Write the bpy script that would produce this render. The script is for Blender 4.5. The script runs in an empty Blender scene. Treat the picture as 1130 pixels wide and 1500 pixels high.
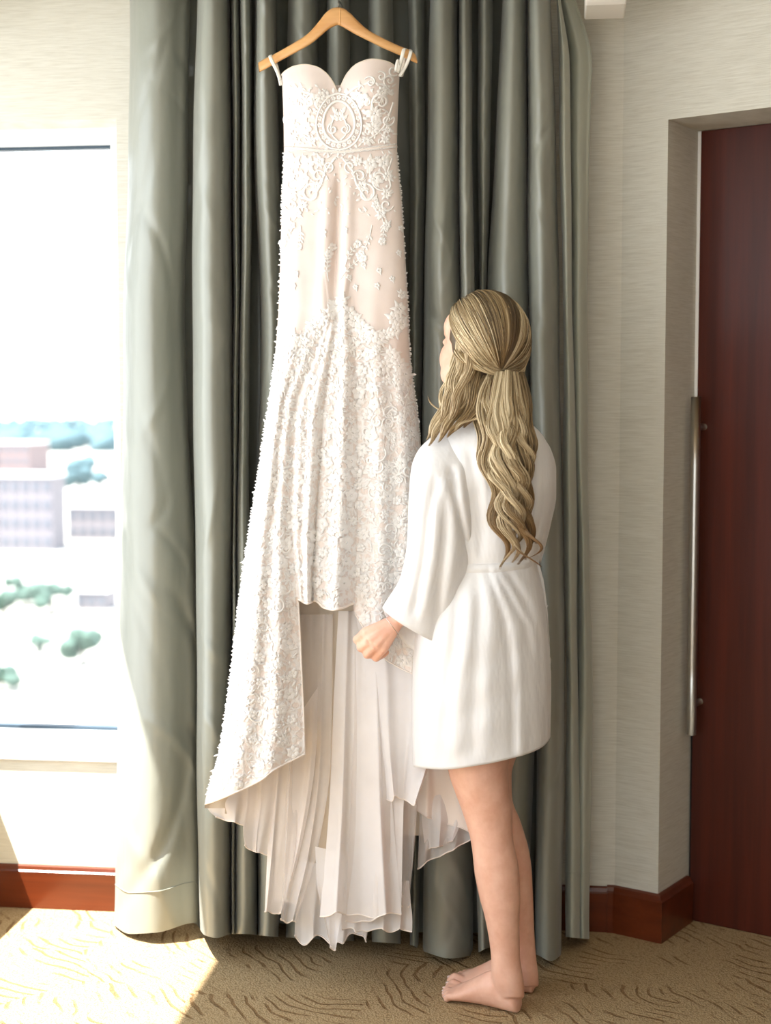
import bpy, bmesh, math, random
import numpy as np
from mathutils import Vector, noise as mnoise

# ---------------------------------------------------------------- camera
SC = bpy.context.scene
COL = SC.collection
FPX, YAW, EYE = 2150.0, math.radians(6.8), 1.36
PITCH = math.atan(150 / FPX)
cam = bpy.data.cameras.new('camera')
cam.sensor_fit = 'VERTICAL'
cam.sensor_height = 36.0
cam.lens = 36.0 * FPX / 1500.0
cam.clip_start, cam.clip_end = 0.05, 9000.0
cam.dof.use_dof = True
cam.dof.focus_distance = 3.32
cam.dof.aperture_fstop = 2.6
cam_o = bpy.data.objects.new('camera', cam)
cam_o.location = (0, 0, EYE)
cam_o.rotation_euler = (math.pi / 2 - PITCH, 0, YAW)
COL.objects.link(cam_o)
SC.camera = cam_o

# ---------------------------------------------------------------- daylight
SUN_DIR = Vector((0.335, 0.21, -0.905)).normalized()
SKY_STRENGTH = 3.1
SUN_STRENGTH = 19.0
SC.view_settings.view_transform = 'Standard'
SC.view_settings.look = 'None'
SC.view_settings.gamma = 1.0
SC.view_settings.use_curve_mapping = False
SC.view_settings.exposure = 0.3
world = bpy.data.worlds.new('sky')
SC.world = world
world.use_nodes = True
wn = world.node_tree
wn.nodes.clear()
w_out = wn.nodes.new('ShaderNodeOutputWorld')
w_bg = wn.nodes.new('ShaderNodeBackground')
w_ramp = wn.nodes.new('ShaderNodeValToRGB')
w_sep = wn.nodes.new('ShaderNodeSeparateXYZ')
w_tc = wn.nodes.new('ShaderNodeTexCoord')
wn.links.new(w_tc.outputs['Generated'], w_sep.inputs[0])
wn.links.new(w_sep.outputs['Z'], w_ramp.inputs[0])
wn.links.new(w_ramp.outputs[0], w_bg.inputs[0])
wn.links.new(w_bg.outputs[0], w_out.inputs[0])
w_ramp.color_ramp.elements[0].position = 0.0
w_ramp.color_ramp.elements[0].color = (0.94, 0.97, 1.0, 1)
w_ramp.color_ramp.elements[1].position = 0.9
w_ramp.color_ramp.elements[1].color = (0.62, 0.79, 1.0, 1)
w_bg.inputs[1].default_value = SKY_STRENGTH
sun = bpy.data.lights.new('sun', 'SUN')
sun.energy = SUN_STRENGTH
sun.angle = math.radians(0.6)
sun.color = (1.0, 0.97, 0.925)
sun_o = bpy.data.objects.new('sun', sun)
sun_o.rotation_euler = SUN_DIR.to_track_quat('-Z', 'Y').to_euler()
sun_o.location = (-8, -5, 14)
COL.objects.link(sun_o)


def portal(name, loc, rot, sx, sy):
    l = bpy.data.lights.new(name, 'AREA')
    l.shape = 'RECTANGLE'
    l.size, l.size_y = sx, sy
    l.cycles.is_portal = True
    o = bpy.data.objects.new(name, l)
    o.location, o.rotation_euler = loc, rot
    COL.objects.link(o)


SC.cycles.max_bounces = 9
SC.cycles.diffuse_bounces = 5
SC.cycles.transparent_max_bounces = 24
SC.cycles.sample_clamp_indirect = 8.0
SC.cycles.use_denoising = True

# ---------------------------------------------------------------- helpers
_F = np.array([-math.sin(YAW) * math.cos(PITCH), math.cos(YAW) * math.cos(PITCH), -math.sin(PITCH)])
_R = np.array([math.cos(YAW), math.sin(YAW), 0.0])
_U = np.cross(_R, _F)
_C = np.array([0, 0, EYE])


def at(px, py, Y):
    """world point at distance Y from the camera's wall-parallel plane, measured off the photograph"""
    px, py, Y = np.broadcast_arrays(np.asarray(px, float), np.asarray(py, float), np.asarray(Y, float))
    d = _F + ((px - 565) / FPX)[..., None] * _R - ((py - 750) / FPX)[..., None] * _U
    return _C + d * (Y / d[..., 1])[..., None]


def pch(xs, ys, q):
    """monotone cubic interpolation, clamped at both ends"""
    xs = np.asarray(xs, float); ys = np.asarray(ys, float); q = np.clip(np.asarray(q, float), xs[0], xs[-1])
    h = np.diff(xs); d = np.diff(ys) / h
    m = np.zeros_like(ys)
    m[0], m[-1] = d[0], d[-1]
    for i in range(1, len(xs) - 1):
        m[i] = 0 if d[i - 1] * d[i] <= 0 else 2 * d[i - 1] * d[i] / (d[i - 1] + d[i])
    i = np.clip(np.searchsorted(xs, q) - 1, 0, len(h) - 1)
    t = (q - xs[i]) / h[i]
    t2, t3 = t * t, t * t * t
    return ((2 * t3 - 3 * t2 + 1) * ys[i] + (t3 - 2 * t2 + t) * h[i] * m[i]
            + (-2 * t3 + 3 * t2) * ys[i + 1] + (t3 - t2) * h[i] * m[i + 1])


def sst(a, b, x):
    t = np.clip((np.asarray(x, float) - a) / (b - a), 0, 1)
    return t * t * (3 - 2 * t)


class Wob:
    """a smooth random height field: a sum of sines with random directions"""
    def __init__(self, seed, n=10, k=(8, 30), stretch=(1.0, 1.0)):
        r = np.random.RandomState(seed)
        a = r.uniform(0, 2 * np.pi, n)
        m = np.exp(r.uniform(np.log(k[0]), np.log(k[1]), n))
        self.kx, self.ky = np.cos(a) * m * stretch[0], np.sin(a) * m * stretch[1]
        self.p = r.uniform(0, 2 * np.pi, n)
        self.w = k[0] / m
        self.w /= np.sqrt((self.w ** 2).sum() / 2)

    def __call__(self, x, y):
        x, y = np.broadcast_arrays(np.asarray(x, float), np.asarray(y, float))
        o = np.zeros(x.shape)
        for a, b, p, w in zip(self.kx, self.ky, self.p, self.w):
            o += w * np.sin(a * x + b * y + p)
        return o


class MB:
    """collects faces of one mesh"""
    def __init__(self):
        self.v, self.f, self.c = [], [], []
        self.n = 0

    def add(self, verts, faces, col=None):
        verts = np.asarray(verts, float).reshape(-1, 3)
        self.v.append(verts)
        self.f.extend([tuple(i + self.n for i in q) for q in faces])
        if col is not None:
            self.c.append(np.tile(np.asarray(col, float), (len(verts), 1)))
        self.n += len(verts)

    def grid(self, P, closed=False, mask=None, col=None, cap=False):
        P = np.asarray(P, float)
        nv, nu = P.shape[:2]
        F = []
        for j in range(nv - 1):
            for i in range(nu if closed else nu - 1):
                if mask is not None and not mask[j, i]:
                    continue
                k = (i + 1) % nu
                F.append((j * nu + i, j * nu + k, (j + 1) * nu + k, (j + 1) * nu + i))
        if cap:
            F.append(tuple(range(nu)))
            F.append(tuple((nv - 1) * nu + i for i in range(nu))[::-1])
        self.add(P.reshape(-1, 3), F, col)

    def box(self, lo, hi, bev=0.0):
        (x0, y0, z0), (x1, y1, z1) = lo, hi
        v = [(x0, y0, z0), (x1, y0, z0), (x1, y1, z0), (x0, y1, z0), (x0, y0, z1), (x1, y0, z1), (x1, y1, z1), (x0, y1, z1)]
        self.add(v, [(3, 2, 1, 0), (4, 5, 6, 7), (0, 1, 5, 4), (1, 2, 6, 5), (2, 3, 7, 6), (3, 0, 4, 7)])

    def prism(self, pts, z0, z1):
        n = len(pts)
        v = [(p[0], p[1], z0) for p in pts] + [(p[0], p[1], z1) for p in pts]
        f = [tuple(range(n))[::-1], tuple(range(n, 2 * n))]
        f += [(i, (i + 1) % n, n + (i + 1) % n, n + i) for i in range(n)]
        self.add(v, f)

    def tube(self, pts, rad, sides=8, flat=1.0, nrm=None, cap=True, col=None):
        """tube along pts; flat squeezes it along nrm"""
        pts = np.asarray(pts, float); n = len(pts)
        rad = np.broadcast_to(np.asarray(rad, float), (n,))
        t = np.gradient(pts, axis=0)
        t /= np.linalg.norm(t, axis=1)[:, None] + 1e-12
        rows = []
        ref = None
        for i in range(n):
            if nrm is not None:
                b = np.asarray(nrm[i] if np.ndim(nrm) == 2 else nrm, float)
                b = b - t[i] * (b @ t[i])
            else:
                if ref is None:
                    ref = np.array([0, 0, 1.0]) if abs(t[i][2]) < .9 else np.array([0, 1.0, 0])
                b = ref - t[i] * (ref @ t[i])
            b = b / (np.linalg.norm(b) + 1e-12)
            if nrm is None:
                ref = b
            a = np.cross(t[i], b)
            th = np.arange(sides) * 2 * np.pi / sides
            rows.append(pts[i] + rad[i] * (np.cos(th)[:, None] * a + flat * np.sin(th)[:, None] * b))
        self.grid(np.array(rows), closed=True, cap=cap, col=col)

    def build(self, name, mat, parent=None, smooth=True, loc=None):
        me = bpy.data.meshes.new(name)
        v = np.concatenate(self.v) if self.v else np.zeros((0, 3))
        if loc is not None:
            v = v - np.asarray(loc)
        me.from_pydata(v.tolist(), [], self.f)
        if self.c:
            ca = me.color_attributes.new('tint', 'FLOAT_COLOR', 'POINT')
            c = np.concatenate(self.c)
            if c.shape[1] == 3:
                c = np.hstack([c, np.ones((len(c), 1))])
            ca.data.foreach_set('color', c.astype(np.float32).ravel())
        if smooth:
            me.polygons.foreach_set('use_smooth', np.ones(len(me.polygons), dtype=bool))
        me.materials.append(mat)
        me.update()
        return link(name, me, parent, loc)


def link(name, me, parent=None, loc=None):
    o = bpy.data.objects.new(name, me)
    COL.objects.link(o)
    if loc is not None:
        o.location = loc
    if parent is not None:
        o.parent = parent
        if parent.type == 'EMPTY':
            o.location = Vector(o.location) - Vector(parent.location)
    return o


def tag(o, label=None, cat=None, group=None, kind=None):
    if label: o['label'] = label
    if cat: o['category'] = cat
    if group: o['group'] = group
    if kind: o['kind'] = kind
    return o


def empty(name, loc=(0, 0, 0)):
    o = bpy.data.objects.new(name, None)
    o.location = loc
    o.empty_display_size = 0.1
    COL.objects.link(o)
    return o


def bevel(o, w=0.004, seg=2):
    m = o.modifiers.new('bevel', 'BEVEL')
    m.width, m.segments, m.limit_method = w, seg, 'ANGLE'
    for p in o.data.polygons:
        p.use_smooth = False
    return o


# ---------------------------------------------------------------- materials
def srgb(r, g, b):
    f = lambda c: c / 12.92 if c <= .04045 else ((c + .055) / 1.055) ** 2.4
    return (f(r / 255), f(g / 255), f(b / 255), 1)


class Mat:
    def __init__(self, name):
        self.m = bpy.data.materials.new(name)
        self.m.use_nodes = True
        self.t = self.m.node_tree
        self.b = self.t.nodes['Principled BSDF']
        self.out = self.t.nodes['Material Output']

    def n(self, kind, **kw):
        nd = self.t.nodes.new('ShaderNode' + kind)
        for k, v in kw.items():
            if k.startswith('i_'):
                key = k[2:].replace('_', ' ')
                key = int(key) if key.isdigit() else key
                nd.inputs[key].default_value = v
            else:
                setattr(nd, k, v)
        return nd

    def l(self, a, b):
        self.t.links.new(a, b)

    def p(self, **kw):
        for k, v in kw.items():
            self.b.inputs[k.replace('_', ' ')].default_value = v
        return self

    def coords(self, scale=(1, 1, 1), rot=(0, 0, 0), kind='Object'):
        tc = self.n('TexCoord')
        mp = self.n('Mapping')
        mp.inputs['Scale'].default_value = scale
        mp.inputs['Rotation'].default_value = rot
        self.l(tc.outputs[kind], mp.inputs[0])
        return mp.outputs[0]

    def noise(self, vec, scale, detail=3.0, rough=.5):
        nd = self.n('TexNoise')
        nd.inputs['Scale'].default_value = scale
        nd.inputs['Detail'].default_value = detail
        nd.inputs['Roughness'].default_value = rough
        self.l(vec, nd.inputs['Vector'])
        return nd.outputs[0]

    def ramp(self, fac, stops):
        nd = self.n('ValToRGB')
        e = nd.color_ramp.elements
        while len(e) < len(stops):
            e.new(.5)
        for el, (pos, c) in zip(e, stops):
            el.position = pos
            el.color = c
        self.l(fac, nd.inputs[0])
        return nd.outputs[0]

    def mix(self, fac, a, b, mode='MIX'):
        nd = self.n('Mix', data_type='RGBA', blend_type=mode)
        for s, v in ((nd.inputs[0], fac), (nd.inputs[6], a), (nd.inputs[7], b)):
            if hasattr(v, 'is_output'): self.l(v, s)
            else: s.default_value = v
        return nd.outputs[2]

    def math(self, op, a, b=0.0):
        nd = self.n('Math', operation=op)
        for s, v in ((nd.inputs[0], a), (nd.inputs[1], b)):
            if hasattr(v, 'is_output'): self.l(v, s)
            else: s.default_value = v
        return nd.outputs[0]

    def bump(self, h, strength=.3, dist=.002):
        nd = self.n('Bump')
        nd.inputs['Strength'].default_value = strength
        nd.inputs['Distance'].default_value = dist
        self.l(h, nd.inputs['Height'])
        self.l(nd.outputs[0], self.b.inputs['Normal'])
        return nd.outputs[0]

    def color(self, s):
        self.l(s, self.b.inputs['Base Color'])


def plain(name, col, rough=.5, **kw):
    m = Mat(name)
    m.p(Base_Color=col, Roughness=rough, **kw)
    return m.m


def m_wallpaper():
    m = Mat('woven_wallpaper')
    v = m.coords((16, 16, 420))
    h = m.noise(v, 1.0, 4, .6)
    v2 = m.coords((220, 220, 900))
    h2 = m.noise(v2, 1.0, 2)
    c = m.ramp(h, [(.3, srgb(199, 195, 181)), (.52, srgb(212, 209, 196)), (.75, srgb(221, 219, 208))])
    m.color(c)
    m.p(Roughness=.75, Specular_IOR_Level=.25)
    m.bump(m.math('ADD', h, m.math('MULTIPLY', h2, .5)), .22, .002)
    return m.m


def m_carpet():
    m = Mat('swirl_carpet')
    v = m.coords((1, 1, 1))
    warp = m.n('TexNoise'); warp.inputs['Scale'].default_value = 5; m.l(v, warp.inputs['Vector'])
    vw = m.n('VectorMath', operation='MULTIPLY_ADD')
    m.l(warp.outputs['Color'], vw.inputs[0]); vw.inputs[1].default_value = (.10, .10, 0); m.l(v, vw.inputs[2])
    vor = m.n('TexVoronoi', voronoi_dimensions='2D'); vor.inputs['Scale'].default_value = 3.4
    m.l(vw.outputs[0], vor.inputs['Vector'])
    # arcs about a point off to the side of every cell
    off = m.n('VectorMath', operation='MULTIPLY_ADD')
    m.l(vor.outputs['Color'], off.inputs[0]); off.inputs[1].default_value = (.22, .22, 0)
    m.l(vor.outputs['Position'], off.inputs[2])
    off2 = m.n('VectorMath', operation='ADD'); m.l(off.outputs[0], off2.inputs[0]); off2.inputs[1].default_value = (.17, .13, 0)
    sub = m.n('VectorMath', operation='SUBTRACT'); m.l(vw.outputs[0], sub.inputs[0]); m.l(off2.outputs[0], sub.inputs[1])
    sq = m.n('VectorMath', operation='MULTIPLY'); m.l(sub.outputs[0], sq.inputs[0]); sq.inputs[1].default_value = (1, 1, 0)
    ln = m.n('VectorMath', operation='LENGTH'); m.l(sq.outputs[0], ln.inputs[0])
    ring = m.math('SINE', m.math('MULTIPLY', ln.outputs['Value'], 190.0))
    line = m.ramp(ring, [(.62, (0, 0, 0, 1)), (.92, (1, 1, 1, 1))])
    brk = m.ramp(m.noise(v, 7, 2), [(.47, (0, 0, 0, 1)), (.56, (1, 1, 1, 1))])
    fine = m.noise(v, 420, 1)
    fac = m.math('MULTIPLY', m.math('MULTIPLY', line, brk), .62)
    loops = m.n('TexVoronoi'); loops.inputs['Scale'].default_value = 210; m.l(v, loops.inputs['Vector'])
    base = m.mix(m.math('MULTIPLY', loops.outputs['Distance'], 1.0), srgb(194, 168, 128), srgb(136, 110, 76))
    base = m.mix(m.math('MULTIPLY', m.noise(v, 60, 2), .5), base, srgb(174, 151, 114))
    m.color(m.mix(fac, base, srgb(104, 68, 34)))
    m.p(Roughness=.95, Specular_IOR_Level=.1)
    hh = m.math('SUBTRACT', m.math('MULTIPLY', m.math('SUBTRACT', 1.0, loops.outputs['Distance']), .6), m.math('MULTIPLY', fac, .8))
    m.bump(m.math('ADD', hh, m.math('MULTIPLY', fine, .4)), .8, .005)
    return m.m


def m_wood(name, dark, light, rough=.3, axis=2, scale=1.0, coat=.3):
    m = Mat(name)
    s = [22 * scale] * 3
    s[axis] = 1.1 * scale
    v = m.coords(tuple(s))
    g = m.noise(v, 1.0, 6, .62)
    s2 = [160 * scale] * 3; s2[axis] = 5 * scale
    g2 = m.noise(m.coords(tuple(s2)), 1.0, 2)
    c = m.ramp(g, [(.28, dark), (.72, light)])
    c = m.mix(m.math('MULTIPLY', g2, .35), c, dark)
    m.color(c)
    m.p(Roughness=rough, Coat_Weight=coat, Coat_Roughness=.18, Specular_IOR_Level=.3)
    m.bump(g2, .05, .001)
    return m.m


def m_satin(name, col, rough=.36, sheen=.35, weave=900, aniso=.55, spec=.6, streak=True, crease=(14, .35)):
    m = Mat(name)
    v = m.coords((1, 1, 1))
    h = m.noise(m.coords((weave, weave, weave * .25)), 1.0, 2)
    c = m.mix(m.math('MULTIPLY', m.noise(m.coords((3, 3, .8)), 1, 3), .5), col, tuple(x * .86 for x in col[:3]) + (1,))
    m.color(c)
    m.p(Roughness=rough, Specular_IOR_Level=spec, Anisotropic=aniso, Sheen_Weight=sheen, Sheen_Roughness=.35)
    w = m.noise(m.coords((crease[0], crease[0], crease[0] * .36), (0, .5, .2)), 1, 3, .55)
    m.bump(m.math('ADD', m.math('MULTIPLY', h, .02), m.math('MULTIPLY', w, 1.0)) if streak else h, .35 * crease[1] / .35 if streak else .12, .012 if streak else .0015)
    return m.m


def m_sheer(name, col, opacity, rough=.7, transl=.22):
    m = Mat(name)
    t = m.t
    tr = m.n('BsdfTransparent')
    df = m.n('BsdfDiffuse'); df.inputs[0].default_value = col
    tl = m.n('BsdfTranslucent'); tl.inputs[0].default_value = col
    mx = m.n('MixShader'); mx.inputs[0].default_value = transl
    m.l(df.outputs[0], mx.inputs[1]); m.l(tl.outputs[0], mx.inputs[2])
    v = m.coords((1, 1, 1))
    nn = m.noise(v, 9, 3)
    op = m.math('ADD', m.math('MULTIPLY', nn, .25), opacity - .125)
    m2 = m.n('MixShader')
    m.l(op, m2.inputs[0]); m.l(tr.outputs[0], m2.inputs[1]); m.l(mx.outputs[0], m2.inputs[2])
    m.l(m2.outputs[0], m.out.inputs[0])
    t.nodes.remove(m.b)
    return m.m


def m_glass():
    m = Mat('window_glass')
    tr = m.n('BsdfTransparent'); gl = m.n('BsdfGlossy'); gl.inputs['Roughness'].default_value = 0.0
    fr = m.n('Fresnel'); fr.inputs[0].default_value = 1.3
    mx = m.n('MixShader')
    m.l(fr.outputs[0], mx.inputs[0]); m.l(tr.outputs[0], mx.inputs[1]); m.l(gl.outputs[0], mx.inputs[2])
    m.l(mx.outputs[0], m.out.inputs[0])
    m.t.nodes.remove(m.b)
    return m.m
# ---------------------------------------------------------------- the room
M_WALL = m_wallpaper()
M_CARPET = m_carpet()
M_BASE = m_wood('cherry_baseboard', srgb(80, 33, 14), srgb(118, 53, 25), .3, 0, 1.0)
M_DOOR = m_wood('cherry_door', srgb(58, 20, 9), srgb(96, 37, 18), .42, 2, .8, .06)
M_FRAME = plain('white_window_paint', srgb(236, 238, 238), .35)
M_SILL = plain('pale_grey_sill', srgb(214, 214, 214), .3)
M_GASKET = plain('dark_gasket', srgb(52, 70, 84), .5)
M_CEIL = plain('ceiling_paint', srgb(240, 238, 230), .8)
M_STEEL = plain('brushed_steel', srgb(190, 188, 182), .32, Metallic=1.0)
M_GLASS = m_glass()
YW = 3.80          # face of the window wall
XL = -1.585        # face of the left wall
ZC = 2.72          # ceiling
ZS, ZH = .440, 2.120   # sill and head of the windows
WT = .16           # wall depth at the windows
PANG = math.radians(28)
BEND = np.array([.150, YW])
WD = np.array([math.cos(PANG), -math.sin(PANG)])        # along the slanted wall
WN = np.array([-math.sin(PANG), -math.cos(PANG)])       # into the room
CORN = BEND + WD * .122

# floor
b = MB(); b.box((XL - .2, -3.2, -.06), (3.4, 4.6, 0))
tag(b.build('floor', M_CARPET, smooth=False), kind='structure')
b = MB(); b.box((XL - .2, -3.2, ZC), (3.4, 4.6, ZC + .1))
tag(b.build('ceiling', M_CEIL, smooth=False), kind='structure')
# window wall: pieces round the opening
WX0, WX1 = -3.0, -1.165
b = MB()
b.box((XL - .2, YW, 0), (WX1, YW + WT + .06, ZS - .03))
b.box((XL - .2, YW, ZH), (WX1, YW + WT + .06, ZC))
b.box((WX1, YW, 0), (BEND[0], YW + WT + .06, ZC))
tag(b.build('wall_window', M_WALL, smooth=False), kind='structure')
# left wall with its own window
LY0, LY1, LH = -2.4, 3.70, 2.34
b = MB()
b.box((XL - .12, LY0, 0), (XL, YW, ZS))
b.box((XL - .12, LY0, LH), (XL, YW, ZC))
b.box((XL - .12, -3.2, 0), (XL, LY0, ZC))
tag(b.build('wall_left', M_WALL, smooth=False), kind='structure')
b = MB()
for yy in (LY0, -.4, 1.7, YW - .06):
    b.box((XL - .11, yy, ZS), (XL - .05, yy + .06, LH))
tag(b.build('window_2', M_FRAME, smooth=False), kind='structure')
# back and right wall
b = MB(); b.box((XL - .12, -3.3, 0), (3.4, -3.2, ZS)); b.box((XL - .12, -3.3, LH), (3.4, -3.2, ZC))
b.box((XL - .12, -3.3, ZS), (-1.35, -3.2, LH)); b.box((1.3, -3.3, ZS), (3.4, -3.2, LH))  # opening behind the camera, added to let in frontal fill light
M_FILL_CUT = m_wood('fill_cut_dark_wood', srgb(70, 44, 28), srgb(104, 70, 46), .45, 2, 1.0, .1)  # dark wood made up for the unseen side wall to cut fill light
tag(b.build('wall_back', M_WALL, smooth=False), kind='structure')

b = MB()  # frame posts of the added fill-light opening, out of view
for xx in (-1.35, -.03, 1.24):
    b.box((xx, -3.29, ZS), (xx + .06, -3.23, LH))
tag(b.build('added_fill_window', M_FRAME, smooth=False), kind='structure')

# slanted wall with the door recess
REC = .185                 # depth of the recess
DOORW, ZL = 1.02, 2.075
e0 = CORN; e1 = CORN + WD * DOORW
FAR = CORN + WD * 2.9
b = MB()
o_ = -WN * .3
def quadprism(p, q, z0, z1, th=.30):
    b.prism([p, q, q - WN * th, p - WN * th][::-1], z0, z1)
b.prism([BEND, CORN, CORN - WN * (REC + .12), BEND - WN * .3 + np.array([-.1, 0])][::-1], 0, ZC)
quadprism(e0, e1, ZL, ZC, REC + .12)
quadprism(e1, FAR, 0, ZC, REC + .12)
tag(b.build('wall_right', M_WALL, smooth=False), kind='structure')
b = MB(); p = FAR; q = np.array([3.3, -3.2])
b.box((FAR[0] - .02, -3.2, 0), (FAR[0] + .1, FAR[1] + .05, ZC))
tag(b.build('wall_side', M_FILL_CUT, smooth=False), kind='structure')

# door leaf, standing a few millimetres off the jamb
d0 = e0 - WN * REC + WD * .009
d1 = e1 - WN * REC - WD * .002
b = MB(); b.prism([d0, d1, d1 - WN * .045, d0 - WN * .045][::-1], .001, ZL - .001)
door = bevel(b.build('door_1', M_DOOR, smooth=False), .002)
tag(door, kind='structure')
b = MB()   # black strip standing in for the dark lower half of the gap, with its guide
g0 = e0 - WN * (REC + .012)
b.prism([g0, g0 + WD * .0095, g0 + WD * .0095 - WN * .02, g0 - WN * .02][::-1], .0, 1.21)
b.build('gap_dark_strip', plain('gap_black', srgb(24, 18, 16), .8), door, smooth=False)
b = MB()  # white colour stands in for the bright lit line along the door edge
g1 = e0 - WN * (REC - .001) + WD * .001
b.prism([g1, g1 + WD * .0085, g1 + WD * .0085 - WN * .05, g1 - WN * .05][::-1], 1.325, ZL - .001)
b.build('light_line_strip', plain('light_line_white', srgb(246, 246, 244), .3), door, smooth=False)
b = MB()
b.prism([g1, g1 + WD * .007, g1 + WD * .007 - WN * .012, g1 - WN * .012][::-1], 1.205, 1.32)
b.build('guide_plate', M_STEEL, door, smooth=False)
# long bar handle
hp = d0 + WD * .020 + WN * .055
zt, zb = 1.393, .515
bar = MB()
bar.tube([(hp[0], hp[1], z) for z in np.linspace(zb, zt, 6)], .0125, 20)
hd = bar.build('door_handle', M_STEEL, door)
for z in (zt - .078, zb + .078):
    s = MB()
    s.tube([(hp[0], hp[1], z), (hp[0] - WN[0] * .056, hp[1] - WN[1] * .056, z)], .0085, 14)
    s.build('standoff', M_STEEL, hd)
# nothing is built behind the gap
# baseboards
def baseboard(name, pts, h=.118, t=.016):
    pts = [np.array(p, float) for p in pts]
    n = len(pts)
    off = []
    for i in range(n):
        ds = []
        if i: ds.append(pts[i] - pts[i - 1])
        if i < n - 1: ds.append(pts[i + 1] - pts[i])
        ns = [np.array([d[1], -d[0]]) / np.linalg.norm(d) for d in ds]
        m = sum(ns) / np.linalg.norm(sum(ns))
        off.append(m / (m @ ns[0]))
    prof = [(0, 0), (t, 0), (t, h - .016), (t * .75, h - .012), (t * .55, h - .003), (t * .2, h), (0, h)]
    P = np.array([[(*(pts[i] + off[i] * a), z) for (a, z) in prof] for i in range(n)])
    b = MB(); b.grid(P)
    b.add(P[0], [tuple(range(len(prof)))[::-1]]); b.add(P[-1], [tuple(range(len(prof)))])
    return tag(b.build(name, M_BASE, smooth=False), kind='structure')
baseboard('baseboard_left', [(XL, YW), (BEND[0] - .02, YW)])
baseboard('baseboard_right', [(BEND[0] - .02, YW), BEND, CORN, CORN - WN * (REC - .004)], h=.122, t=.020)
baseboard('baseboard_side', [e1, FAR])

# window in view
win = None
yf = YW + .125
b = MB()
b.box((WX0, yf, ZS - .01), (WX1, yf + .05, ZS + .028))
b.box((WX0, yf, ZH - .045), (WX1, yf + .05, ZH + .01))
b.box((WX1 - .055, yf - .002, ZS - .01), (WX1 + .01, yf + .05, ZH))
win = tag(b.build('window_1', M_FRAME, smooth=False), kind='structure')
b = MB(); b.box((XL - .9, yf + .02, ZS + .03), (WX1 - .05, yf + .026, ZH - .046)); b.build('pane', M_GLASS, win, smooth=False)
b = MB(); b.box((XL - .2, yf - .004, ZS + .028), (WX1 - .055, yf + .02, ZS + .036))
b.box((XL - .2, yf - .004, ZH - .053), (WX1 - .055, yf + .02, ZH - .045)); b.build('gasket', M_GASKET, win, smooth=False)
b = MB(); b.box((XL - .2, yf - .012, ZH - .022), (WX1, yf + .01, ZH + .005)); b.build('glazing_bead', M_FRAME, win, smooth=False)
b = MB(); b.box((XL, YW - .008, ZS - .034), (WX1 + .01, yf + .02, ZS)); sl = bevel(b.build('trim_1', M_SILL, smooth=False), .005); tag(sl, kind='structure')
portal('window_portal', (-1.40, YW + .2, (ZS + ZH) / 2), (math.pi / 2, 0, 0), .5, ZH - ZS)
portal('fill_window_portal', (-.025, -3.35, (ZS + LH) / 2), (-math.pi / 2, 0, 0), 2.65, LH - ZS)
portal('left_window_portal', (XL - .2, (LY0 + LY1) / 2, (ZS + LH) / 2), (0, -math.pi / 2, 0), LH - ZS, LY1 - LY0)
# ---------------------------------------------------------------- the town outside
GZ = -70.0
M_GROUND = Mat('pale_ground')
_v = M_GROUND.coords((1, 1, 1))
M_GROUND.color(M_GROUND.ramp(M_GROUND.noise(_v, .012, 3), [(.4, srgb(150, 146, 136)), (.6, srgb(170, 168, 160))]))
M_GROUND.p(Roughness=.9); M_GROUND = M_GROUND.m
b = MB(); b.box((-3500, 60, GZ - 1), (900, 6000, GZ))
tag(b.build('ground', M_GROUND, smooth=False), 'pale open ground of the town far below', 'ground', kind='structure')


def gpt(px, py):
    d = _F + (px - 565) / FPX * _R - (py - 750) / FPX * _U
    return _C + d * (GZ - EYE) / d[2]


def leafmat(name, c):
    m = Mat(name)
    m.color(m.ramp(m.noise(m.coords((1, 1, 1)), .35, 4, .7), [(.35, tuple(x * .7 for x in c[:3]) + (1,)), (.7, c)]))
    m.p(Roughness=.9)
    return m.m


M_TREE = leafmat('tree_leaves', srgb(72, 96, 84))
M_HAZE_TREE = leafmat('haze_blue_leaves', srgb(70, 98, 104))  # bluer than the near trees: distance haze put into the leaf colour
M_BARK = plain('bark', srgb(90, 80, 70), .9)
M_LAWN = plain('lawn', srgb(118, 138, 84), .9)
M_ROAD = plain('asphalt', srgb(150, 150, 152), .9)
M_CONC = plain('pale_concrete', srgb(118, 113, 117), .8)
M_BRICK = plain('pink_brick', srgb(122, 106, 106), .8)
M_WINB = plain('building_window', srgb(92, 97, 106), .3)
M_ROOF = plain('white_roof', srgb(224, 224, 222), .8)


def crown(mb, c, r, seed, sq=.85):
    bm = bmesh.new(); bmesh.ops.create_icosphere(bm, subdivisions=3, radius=1.0)
    V = np.array([v.co[:] for v in bm.verts]); F = [tuple(v.index for v in f.verts) for f in bm.faces]; bm.free()
    rr = np.random.RandomState(seed); w = np.ones(len(V))
    for _ in range(9):
        d = rr.normal(size=3); d /= np.linalg.norm(d)
        w += .30 * np.exp(-((1 - V @ d) / .10))
    V = V * w[:, None] * np.array([1, 1, sq]) * r
    mb.add(V + np.asarray(c), F)


def tree(px, py, w_px, label, mat=M_TREE, seed=0):
    g = gpt(px, py); dist = math.hypot(g[0], g[1])
    r = w_px / FPX * dist / 2.4
    root = empty('tree', tuple(g)); tag(root, label, 'tree', 'trees in the town outside the window')
    t = MB(); t.tube([g, g + np.array([0, 0, r * .9])], r * .12, 8); t.build('trunk', M_BARK, root)
    c = MB(); q = np.random.RandomState(seed + 50)
    for k in range(9):
        dv = q.normal(0, .5, 3) * r * np.array([1, 1, .6]); crown(c, g + np.array([0, 0, r * 1.3]) + dv, r * q.uniform(.35, .6), seed * 20 + k)
    c.build('crown', mat, root)


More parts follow.
